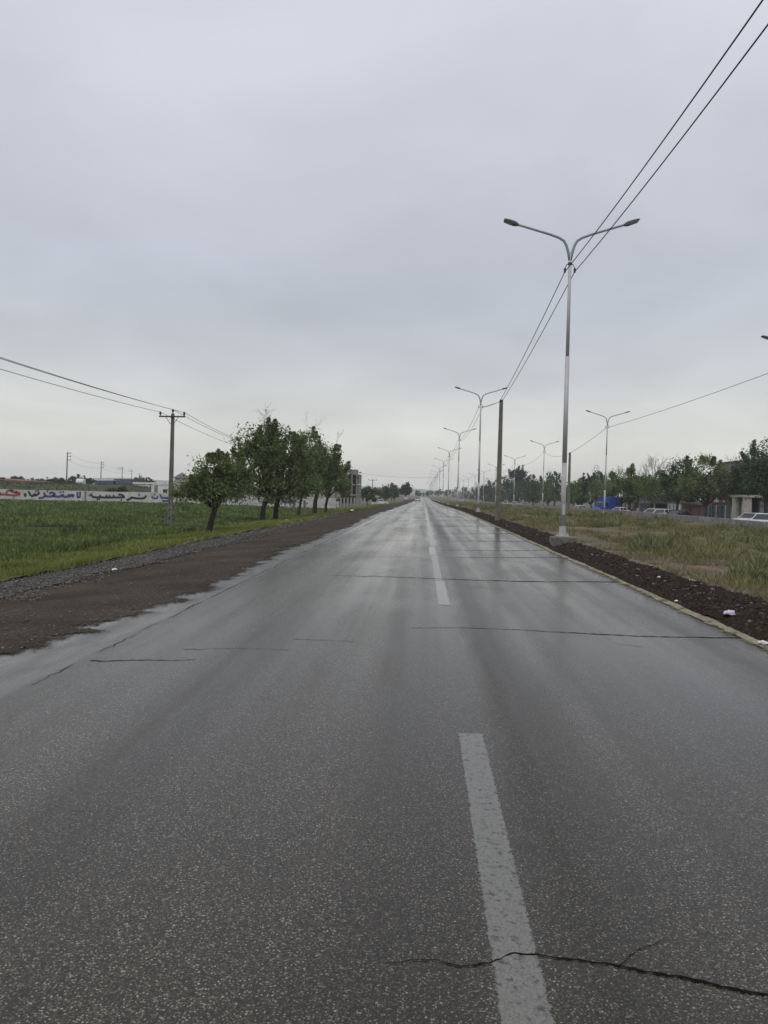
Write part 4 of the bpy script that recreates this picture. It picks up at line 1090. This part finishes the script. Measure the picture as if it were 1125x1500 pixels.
# ------------------------------------------------------------------ buildings
def put_windows(t, mbf, items, frame='white', pane='glass'):
    pass
def window(parent, x, y, z, w, h, face=-1, frame='grey_wall', pane='glass', axis='y'):
    f = MB(); g = MB(); b = .08
    def bx(m_, cx, cz, sx, sz, d, off):
        if axis == 'y': m_.box((x + cx, y + off*face, z + cz), (sx, d, sz))
        else: m_.box((x + off*face, y + cx, z + cz), (d, sx, sz))
    bx(f, 0, h/2, w + 2*b, b, .12, .03); bx(f, 0, -h/2, w + 2*b, b, .12, .03)
    bx(f, -w/2 - b/2, 0, b, h - b, .12, .03); bx(f, w/2 + b/2, 0, b, h - b, .12, .03); bx(f, 0, 0, .06, h - b, .09, .03)
    fo = f.build('window', frame, parent); bx(g, 0, 0, w, h, .03, .018); g.build('pane', pane, fo)
# grey three-storey building left of the road
Y = 176; b = base_at(511, Y); kk = Y/1060
w_ = 25*kk; H = (atY(512, 694, Y).z - b.z)
t = thing('apartment_building', 'unfinished grey three-storey building with open floors behind the left roadside trees', 'building', b)
m = MB(); D = 11
for i in range(4): m.box((0, D/2, H*i/3 + (.12 if i == 0 else -.12)), (w_, D, .24))
m.build('floor_slab', 'grey_wall', t)
for i in range(3):
    for sx in (-1, -.33, .33, 1):
        for sy in (0, .5, 1):
            m = MB(); m.box((sx*(w_/2 - .25), .25 + sy*(D - .5), H*(i+.5)/3), (.42, .42, H/3 - .24)); m.build('column', 'grey_wall', t)
m = MB()
for i in range(3): m.box((-.1, D*.45, H*(i+.5)/3), (w_*.86, .2, H/3 - .24))
m.build('inner_wall', 'dark', t)
for i in range(3): 
    m = MB(); m.box((w_/2 - .10, D*.55, H*(i+.5)/3), (.16, D*.62, H/3 - .26)); m.build('side_wall', 'concrete', t)
    m = MB(); m.box((-w_*.16, .14, H*i/3 + .62), (w_*.30, .16, 1.0)); m.build('parapet', 'brick', t)
m = MB(); m.box((w_*.1, D*.5, H + .6), (2.2, 3.0, 1.2)); m.build('stair_head', 'grey_wall', t)

# low white wall with posts by the reddish bush
ft = thing('roadside_wall', 'low white wall with pale gate posts before the grey three-storey building', 'wall', base_at(512, 148))
xs0 = atY(484, 740, 148).x - ft.location.x; xs1 = atY(534, 740, 148).x - ft.location.x
m = MB(); m.box(((xs0*.55 + xs0)/2, 0, .5), (abs(xs0)*.45, .2, 1.4)); m.build('panel', 'wall_white', ft)
for i in range(8):
    m = MB(); x = xs0*.45 + (xs1 - xs0*.45)*i/7; m.box((x, 0, .85), (.34, .34, 2.1)); m.box((x, 0, 1.95), (.44, .44, .1)); m.build('post', 'concrete', ft)
m = MB(); m.box(((xs0*.45 + xs1)/2, 0, .45), ((xs1 - xs0*.45), .08, .7)); m.build('low_panel', 'grey_wall', ft)
# little white kiosk
b = base_at(548.5, 205); t = thing('kiosk', 'tiny white roadside kiosk with a flat canopy near the white parked car', 'kiosk', b)
m = MB(); m.box((0, 1, 1.1), (2.0, 2.0, 2.4)); m.build('wall', 'white', t)
m = MB(); m.box((0, .6, 2.42), (2.9, 3.2, .22)); m.build('canopy', 'white', t)
m = MB(); m.box((-.1, -.02, 1.3), (1.2, .06, 1.0)); m.build('window', 'dark', t)

# behind the lettered wall
def shed(label, px0, px1, top, Y, D, wallm, roofm, zb=None, gable=.0, slope=0.0, name='shed', eave=.25, door=True):
    b = base_at((px0+px1)/2, Y); x0, x1 = atY(px0, top, Y).x - b.x, atY(px1, top, Y).x - b.x
    H = atY((px0+px1)/2, top, Y).z - b.z; w = x1 - x0
    t = thing(name, label, 'building', b)
    m = MB(); m.box((0, D/2, (H - .3)/2 - .3), (w - .4, D - .4, H - .3 + .6)); m.build('wall', wallm, t)
    m = MB(); h0 = H - .15
    if gable:
        m.prism([(-w/2, h0 - gable), (w/2, h0 - gable), (w/2, h0 - gable + .2), (0, h0 + .2), (-w/2, h0 - gable + .2)], 'y', 0, D)
    else:
        m.prism([(-w/2, h0 + slope), (w/2, h0 - slope), (w/2, h0 - slope + .4), (-w/2, h0 + slope + .4)], 'y', 0, D)
    m.build('roof', roofm, t)
    if door:
        m = MB(); m.box((w*.1, .17, 1.1), (min(2.4, w*.3), .08, 2.2)); m.build('door', 'dark', t)
    return t
shed('long low shed with a sloping red roof behind the left end of the wall', -60, 41, 702, 205, 14, 'grey_wall', 'roof_red', slope=.55)
shed('pale shed with a whitish roof and blue wall behind the middle of the lettering', 137, 166, 702.5, 178, 9, 'roof_blue', 'white', door=False)
shed('dark blue shed right of the pale-roofed one behind the lettering', 167.5, 194, 703, 178, 9, 'roof_blue', 'roof_grey', door=False)
shed('long thin white wall-like shed right of the dark blue one', 194, 219, 708, 168, 3, 'white', 'white', door=False)
shed('low white building left of the crossarm pole, beside a narrow white block', 229, 249, 708.5, 150, 7, 'white', 'white')
shed('narrow white block just left of the low white building behind the wall', 219.5, 226.5, 708, 151, 5, 'white', 'white', door=False)
# house with pyramid roof
Y = 175; b = base_at(263, Y); kk = Y/1060; H = atY(263, 700, Y).z - b.z; w = 19*kk; tp = atY(262, 691.5, Y).z - b.z
t = thing('house', 'pale house with a dark pyramid roof right of the crossarm pole', 'building', b)
m = MB(); m.box((0, w/2, H/2 - .2), (w*.9, w*.9, H + .4)); m.build('wall', 'beige', t)
m = MB(); e = w*.56
m.add([(-e, w/2-e, H), (e, w/2-e, H), (e, w/2+e, H), (-e, w/2+e, H), (0, w/2, tp)], [(3, 2, 1, 0), (0, 1, 4), (1, 2, 4), (2, 3, 4), (3, 0, 4)]); m.build('roof', 'roof_grey', t)
window(t, 0, w/2 - w*.45, H*.6, 1.1, 1.1)
# white horizontal tank on a stand
Y = 152; b = base_at(118, Y); tz = atY(118, 706, Y).z - b.z; rr = 5.2*Y/1060
t = thing('water_tank', 'white water tank raised on a dark stand behind the lettered wall', 'tank', b)
m = MB(); m.tube([(-rr*1.15, 0, tz), (-rr*1.05, 0, tz), (rr*1.05, 0, tz), (rr*1.15, 0, tz)], [rr*.7, rr*.95, rr*.95, rr*.7], 16); m.build('vessel', 'tank', t, False)
m = MB()
for sx in (-1, 1):
    for sy in (-1, 1): m.tube([(sx*rr*.8, sy*rr*.7, -.3), (sx*rr*.8, sy*rr*.6, tz - rr*.55)], .07, 6)
m.box((0, 0, tz - rr*.8), (rr*2, rr*1.5, .12)); m.build('stand', 'iron', t)

# buildings across the second carriageway
BX = 39.5
def sideY(px, X): return atX(px, 735, X).y
def facade(label, px0, px1, top, X, D, wallm, roofm='roof_grey', cat='building', name='shop_building', awn=.0):
    """long building whose front faces the road (-X); px0 is its far end"""
    y1, y0 = sideY(px0, X), sideY(px1, X); ym = (y0+y1)/2
    H = atX((px0+px1)/2, top, X).z - Z(X, ym)
    t = thing(name, label, cat, (X, ym, Z(X, ym)))
    L = y1 - y0
    m = MB(); m.box((D/2, 0, H/2), (D, L, H)); m.build('wall', wallm, t)
    m = MB(); m.box((D/2 - awn/2, 0, H + .13), (D + awn + .3, L + .3, .26)); m.build('roof', roofm, t)
    return t, L, H
t, L, H = facade('pink brick workshop with a dark flat roof behind the black parked car', 999, 1036, 739, BX, 8, 'brick', awn=1.2)
m = MB()
for i in range(5): m.box((-.04, -L/2 + L*(i+.5)/5, H*.5), (.06, .16, H*.92))
m.build('pilaster', 'brick', t)
m = MB(); m.box((-.05, L*.2, H*.42), (.08, L*.22, H*.8)); m.build('shutter', 'roof_grey', t)
t, L, H = facade('glass-fronted shop under a red sign board', 1038, 1071, 738, BX - .3, 8, 'grey_wall')
m = MB(); m.box((-.10, 0, H + .36), (.2, L*.80, .42)); m.build('sign_board', 'red_sign', t)
m = MB(); m.box((-.22, L*.05, H + .36), (.06, L*.18, .3)); m.box((-.22, -L*.28, H + .36), (.06, L*.10, .25)); m.build('sign_panel', 'white', t)
for i in range(5):
    m = MB(); m.box((-.05, -L/2 + L*(i+.5)/5, H*.46), (.08, L/5 - .35, H*.82)); fo = m.build('shop_window', 'shop_glass', t)
    m = MB(); m.box((-.10, -L/2 + L*(i+1)/5 - .1, H*.5), (.14, .14, H*.9)); m.build('mullion', 'green_frame' if i % 2 else 'white', t)
# stone portico
y0, y1 = sideY(1097, 36.3), sideY(1077, 36.3); ym = (y0+y1)/2; zb = Z(36.3, ym) + .1
t = thing('gate_portico', 'pale stone portico with a dark doorway and round pillar, left of the white cars', 'gate', (36.3, ym, zb)); L = y1 - y0
m = MB(); m.tube([(0, -L*.38, -.2), (0, -L*.38, .25), (0, -L*.38, .3), (0, -L*.38, 3.0)], [.62, .62, .5, .47], 16); m.build('pillar', 'beige', t, False)
m = MB(); m.tube([(0, L*.40, -.2), (0, L*.40, 3.0)], [.5, .47], 16); m.build('pillar', 'beige', t, False)
m = MB(); m.box((.6, 0, 3.14), (2.2, L*1.1, .28)); m.build('lintel', 'beige', t)
m = MB(); m.box((1.3, 0, 1.5), (.2, L*.75, 3.0)); m.build('door', 'dark', t)
# other small fronts
t, L, H = facade('white-panelled booth between the parked white cars and the brick workshop', 978, 997, 737.5, BX, 5, 'white')
m = MB(); m.box((-.04, 0, H*.45), (.06, .2, H*.9)); m.box((-.04, L*.3, H*.45), (.06, .2, H*.9)); m.build('post', 'dark', t)
t, L, H = facade('black box-like kiosk left of the parked white cars', 938, 953, 737.5, 37, 3, 'dark', 'roof_grey', name='kiosk', cat='kiosk')
m = MB(); m.box((-.06, -L*.1, H*.55), (.1, L*.5, H*.5)); m.build('counter_window', 'glass', t)
t, L, H = facade('cream building with an ochre upper band behind the black kiosk', 934, 955, 727.5, 46, 8, 'beige')
m = MB(); m.box((-.06, 0, H - .9), (.1, L*.8, 1.0)); m.build('sign_board', 'sand', t)
t, L, H = facade('row of small shops with white and red displays right of the blue truck', 905, 937, 731, BX, 6, 'grey_wall')
for i in range(9):
    m = MB(); m.box((-.12, -L/2 + L*(i+.5)/9, .9 + .5*(i % 3)), (.2, L/9*(.5 + .3*(i % 2)), .9 + .7*((i*2) % 3)))
    m.build('display_panel', ['white', 'brick', 'white', 'dark', 'white', 'red_sign', 'white', 'dark', 'beige'][i], t)
t, L, H = facade('large grey concrete building showing between the tree tops at the right', 1056, 1100, 677, 56, 14, 'grey_wall', name='apartment_building')
for i in range(4):
    for j in range(3): window(t, 0, -L/2 + L*(i+.5)/4, H - 1.8 - 2.9*j, 1.5, 1.3, axis='x')
t, L, H = facade('low pale building behind the two white cars at the right picture edge', 1103, 1150, 738, 44, 8, 'grey_wall')
window(t, 0, 0, 1.6, 2.0, 1.2, axis='x'); window(t, 0, L*.3, 1.6, 2.0, 1.2, axis='x')

# low concrete fence along the far side of the median
fy = np.arange(12, 330, 2.0)
ft = thing('low_fence', 'long low grey concrete fence of close upright bars along the far side of the median', 'fence', (0, 0, 0))
m = MB(); m2 = MB(); m3 = MB()
for y in fy:
    zb = Z(18.55, y)
    m.box((18.55, y + 1, zb + .07), (.22, 2.0 - .004, .22)); m2.box((18.55, y + 1, zb + .60), (.15, 2.0 - .004, .09))
for y in np.arange(12, 330, .32):
    zb = Z(18.55, y); m3.box((18.55, y, zb + .368), (.24, .16, .374))
m.build('base_rail', 'fence_concrete', ft); m2.build('top_rail', 'fence_concrete', ft); m3.build('bar_panel', 'fence_concrete', ft)

# ------------------------------------------------------------------ vehicles
def car(label, loc, rz, paint, L=4.3, Wd=1.7, Hh=1.43, hatch=False, group=None, name='car'):
    t = thing(name, label, 'car', loc, rz, group)
    g0 = .24; belt = .88
    # lower body: side profile with wheel arches, narrowing to the ends
    xf, xr = L/2, -L/2; ax = L*.31
    def arch(cx, r=.36, n=7): return [(cx + r*math.cos(a), g0 + r*.95*math.sin(a)) for a in np.linspace(math.pi, 0, n)]
    prof = [(xr, .45), (xr + .04, g0 + .05)] + arch(-ax) + arch(ax) + [(xf - .05, g0 + .04), (xf, .42), (xf - .04, .66), (xf - .25, .76), (L*.20, belt), (-L*.30 if not hatch else -L*.44, belt + .02), (xr + .06, .88), (xr, .74)]
    n = len(prof); vs = []; fs = []
    secs = [(-1, .90), (-.97, 1.0), (.97, 1.0), (1, .90)]
    zc = .55
    for s, kx in secs:
        for x, z in prof: vs.append((x*(1 if abs(s) < .98 else .985), s*Wd/2 - (.0), zc + (z - zc)*(1 if abs(s) < .98 else .96)))
    for i in range(3):
        for k_ in range(n): fs.append((i*n+k_, i*n+(k_+1) % n, (i+1)*n+(k_+1) % n, (i+1)*n+k_))
    fs += [tuple(range(n-1, -1, -1)), tuple(range(3*n, 4*n))]
    b = MB(); b.add(vs, fs); b.build('body', paint, t)
    # greenhouse and roof
    if hatch: lo = [(L*.22, belt - .01), (-L*.455, belt + .0)]; hi = [(L*.05, Hh - .05), (-L*.36, Hh - .07)]
    else: lo = [(L*.21, belt - .01), (-L*.36, belt + .0)]; hi = [(L*.05, Hh - .05), (-L*.20, Hh - .05)]
    wl, wh = Wd/2*.95, Wd/2*.74
    b = MB(); b.add([(lo[0][0], -wl, lo[0][1]), (lo[0][0], wl, lo[0][1]), (lo[1][0], wl, lo[1][1]), (lo[1][0], -wl, lo[1][1]),
                     (hi[0][0], -wh, hi[0][1]), (hi[0][0], wh, hi[0][1]), (hi[1][0], wh, hi[1][1]), (hi[1][0], -wh, hi[1][1])],
                    [(3, 2, 1, 0), (4, 5, 6, 7), (0, 1, 5, 4), (1, 2, 6, 5), (2, 3, 7, 6), (3, 0, 4, 7)]); b.build('windows', 'glass', t)
    b = MB(); b.box(((hi[0][0] + hi[1][0])/2, 0, Hh - .025), (hi[0][0] - hi[1][0] + .10, wh*2 + .05, .06), 0, .9)
    for s in (-1, 1):
        for f in (0, .48, 1):
            p0 = Vector((lo[0][0]*(1-f) + lo[1][0]*f, s*(wl + .005), belt)); p1 = Vector((hi[0][0]*(1-f) + hi[1][0]*f, s*(wh + .005), Hh - .03))
            b.tube([p0, p1], .035, 4)
    b.build('roof', paint, t)
    for sx in (-1, 1):
        for sy in (-1, 1):
            w = MB(); w.tube([(ax*sx, sy*(Wd/2 - .21), .30), (ax*sx, sy*(Wd/2 - .02), .30)], .30, 16); wo_ = w.build('wheel', 'black', t)
            w = MB(); w.tube([(ax*sx, sy*(Wd/2 - .03), .30), (ax*sx, sy*(Wd/2 - .005), .30)], .19, 12); w.build('rim', 'rim', wo_)
    for s in (-1, 1):
        h = MB(); h.box((xf - .045, s*Wd*.35, .62), (.10, .34, .13)); h.build('headlight', 'headlight', t)
        h = MB(); h.box((xr + .035, s*Wd*.38, .70), (.09, .30, .15)); h.build('tail_light', 'taillight', t)
    for x in (xf - .02, xr + .01):
        h = MB(); h.box((x, 0, .40), (.12, Wd*.9, .16)); h.build('bumper', 'black' if paint != 'car_black' else 'iron', t)
    h = MB(); h.box((xf - .01, 0, .56), (.06, Wd*.42, .12)); h.build('grille', 'black', t)
    for s in (-1, 1):
        h = MB(); h.box((L*.155, s*(Wd/2 + .06), .95), (.10, .16, .11)); h.build('mirror', paint, t)
    return t
def carpos(px, X):
    y = sideY(px, X); return (X, y, Z(X, y) + .02)
def roadcar(px, Y): b = base_at(px, Y); return (b.x, Y, b.z + .012)
GCp = 'cars parked before the shops on the right'
car('white saloon car by the stone portico, left of the one at the picture edge', carpos(1101, 34), R(215), 'car_white', 4.4, 1.7, 1.42, False, GCp)
car('white saloon car cut by the right picture edge', carpos(1121, 32.5), R(222), 'car_white', 4.3, 1.7, 1.45, False, GCp)
car('leftmost of the white cars parked side by side near the black kiosk', carpos(956, 34.2), R(222), 'car_white', 4.2, 1.65, 1.42, False, GCp)
car('white car parked between the other white car and the black one', carpos(970, 34), R(224), 'car_white', 4.2, 1.65, 1.42, True, GCp)
car('black car parked right of the two white ones', carpos(992, 34), R(214), 'car_black', 4.4, 1.72, 1.40, False, GCp)
car('white car parked right behind the blue truck', carpos(907, 35), R(216), 'car_white', 4.2, 1.65, 1.40, False, GCp)
car('white saloon car standing left of the blue truck', carpos(848, 33), R(205), 'car_white', 4.3, 1.68, 1.42, False, GCp)
car('dark-windowed silver car behind the second carriageway, right of the white vans', carpos(770, 32), R(240), 'car_silver', 4.3, 1.7, 1.45, True, GCp)
car('white car on the second carriageway, left one of the two beside the concrete pole', carpos(741, 32), R(262), 'car_white', 4.4, 1.75, 1.7, True, GCp)
car('white car on the second carriageway, right one of the two beside the concrete pole', carpos(754, 32), R(255), 'car_white', 4.4, 1.75, 1.6, True, GCp)
car('white car driving far ahead on the wet road, seen from behind', roadcar(612, 240), R(90), 'car_white', 4.3, 1.75, 1.5, True)
car('white car parked off the road on the left before the dark bushes', (lambda b: (b.x, 215, b.z + .02))(base_at(558, 215)), R(8), 'car_white', 4.4, 1.7, 1.42)
car('dark vehicle parked at the left roadside near the round dark tree', roadcar(594.5, 300), R(92), 'car_silver', 4.6, 1.8, 1.8, True)

# blue truck
p = carpos(887, 34)
t = thing('truck', 'blue truck with a tall tarpaulin load bed parked before the trees', 'truck', p, R(218)); t.scale = (1.1, 1.1, 1.1)
m = MB()
m.prism([(2.5, .55), (2.5, .95), (2.35, 1.18), (1.45, 1.28), (1.42, .55)], 'y', -.85, .85); m.build('hood', 'truck_blue', t)
m = MB(); m.prism([(1.45, .5), (1.45, 1.28), (1.15, 2.0), (1.0, 2.08), (.28, 2.08), (.28, .5)], 'y', -.9, .9); m.build('cab', 'truck_blue', t)
m = MB(); m.add([(1.47, -.75, 1.33), (1.47, .75, 1.33), (1.20, .70, 1.93), (1.20, -.70, 1.93)], [(0, 1, 2, 3)]); m.v = [(x + .012, y, z) for x, y, z in m.v]; m.build('windscreen', 'glass', t)
for s in (-1, 1):
    m = MB(); m.add([(1.30, s*.905, 1.32), (.45, s*.905, 1.32), (.45, s*.905, 1.92), (1.08, s*.905, 1.92)], [(0, 1, 2, 3)]); m.build('side_window', 'glass', t)
    m = MB(); m.box((2.5, s*.62, .86), (.08, .24, .2)); m.build('headlight', 'headlight', t)
m = MB(); m.box((-1.35, 0, .72), (3.0, 1.9, .16)); m.box((-1.35, -.93, 1.15), (3.0, .06, .7)); m.box((-1.35, .93, 1.15), (3.0, .06, .7)); m.box((-2.83, 0, 1.15), (.06, 1.8, .7)); m.box((.10, 0, 1.15), (.06, 1.8, .7)); m.build('load_bed', 'truck_blue', t)
m = MB(); 
cs = [(-.95, 1.5), (-.95, 2.84), (-.88, 2.93), (-.3, 2.98), (.3, 2.98), (.88, 2.93), (.95, 2.84), (.95, 1.5)]
m.prism(cs, 'x', -2.82, .12); m.build('tarpaulin', 'truck_blue_dark', t)
m = MB(); m.box((0, 0, .5), (4.8, .8, .16)); m.box((2.55, 0, .56), (.12, 1.8, .2)); m.build('chassis', 'iron', t)
for x in (1.75, -1.75):
    for s in (-1, 1):
        w = MB(); w.tube([(x, s*.66, .36), (x, s*.9, .36)], .36, 16); wo_ = w.build('wheel', 'black', t)
        w = MB(); w.tube([(x, s*.88, .36), (x, s*.915, .36)], .2, 12); w.build('rim', 'rim', wo_)

# ------------------------------------------------------------------ litter
def crumple(name, label, cat, loc, r, m, sub=3, fl=.5, amp=.45, seed=1.0, group=None):
    bm = bmesh.new(); bmesh.ops.create_icosphere(bm, subdivisions=sub, radius=1)
    for v in bm.verts:
        q = v.co*1.9 + Vector((seed, seed*2, seed*3)); d = 1 + amp*mnoise.noise(q) + amp*.5*mnoise.noise(q*2.6)
        v.co = Vector((v.co.x*r[0]*d, v.co.y*r[1]*d, max(-.2, v.co.z*d)*r[2]))
    me = bpy.data.meshes.new(name); bm.to_mesh(me); bm.free(); me.materials.append(M[m])
    o = bpy.data.objects.new(name, me); COL.objects.link(o); o.location = loc; return tag(o, label, cat, group)
p = atZ(1054, 902, .12); p.x += .12; sz = float(soil_z(np.array([p.x]), np.array([p.y]))[0])
crumple('plastic_bag', 'crumpled pale lilac plastic bag lying on the dark soil bank', 'plastic bag', (p.x, p.y, sz + .03), (.07, .055, .04), 'bag', 3, seed=2)
for i, (px, py, s, lb) in enumerate(((1012, 853, .035, 'white paper scrap at the top of the soil bank below the dry grass'), (965, 855, .03, 'small white paper scrap on the soil bank left of the other scraps'),
        (1118, 931, .05, 'white scrap lying at the kerb by the right picture edge'), (991, 876, .03, 'tiny white scrap low on the soil bank beside the kerb'), (1010, 843, .03, 'faint scrap lying in the dry grass above the soil bank'))):
    p = atZ(px, py, .12); sz = float(soil_z(np.array([p.x]), np.array([p.y]))[0]) if p.x < 5.6 else Z(p.x, p.y) + .15
    crumple('paper_scrap', lb, 'litter', (p.x, p.y, sz + .015), (s, s, s*.6), 'scrap', 2, seed=5 + i, group='scraps of litter')
for i, (px, py, s, lb) in enumerate(((168, 843, .06, 'white scrap lying on the grey gravel at the left'), (4, 809, .14, 'white scrap lying in the field at the left picture edge'),
        (420, 763, .16, 'flat white scrap in the verge grass below the third orchard tree'), (459, 761, .14, 'small white scrap in the verge grass below the slender tree'), (516, 753, .20, 'white scrap in the verge left of the dirt shoulder, farthest of the litter'))):
    p = atZ(px, py, -.3 if i == 0 else -.6); z = Z(p.x, p.y) + (.07 if i == 0 else .14)
    crumple('paper_scrap', lb, 'litter', (p.x, p.y, z), (s, s, s*.5), 'scrap', 2, seed=11 + i, group='scraps of litter')

# ------------------------------------------------------------------ far end of the road
for i, (px, w, top) in enumerate(((612, 16, 719), (628, 14, 718), (643, 16, 717.5), (655, 10, 717))):
    ftree(['hazy far tree at the vanishing point of the road', 'second hazy far tree, right of the vanishing point', 'wide hazy far tree below the bunched lamps', 'hazy far tree right below the bunched lamps'][i], px, top, 728, w, 640 + 30*i, 'leaf_dark', 900, 1.3, group='hazy trees where the road ends', cl=18)

# ------------------------------------------------------------------ haze
hz = MB(); hz.box((0, 1960, 50), (8200, 4160, 110))
hm, ht, hout, hn, hl = newmat('haze_air')
pvn = hn('ShaderNodeVolumePrincipled'); pvn.inputs['Density'].default_value = HAZE = 0.00028
pvn.inputs['Color'].default_value = (.97, .98, 1.0, 1); pvn.inputs['Anisotropy'].default_value = 0.0
hl(pvn.outputs[0], hout.inputs['Volume'])
h = link_mesh('haze', hz.v, hz.f, hm); h['kind'] = 'stuff'
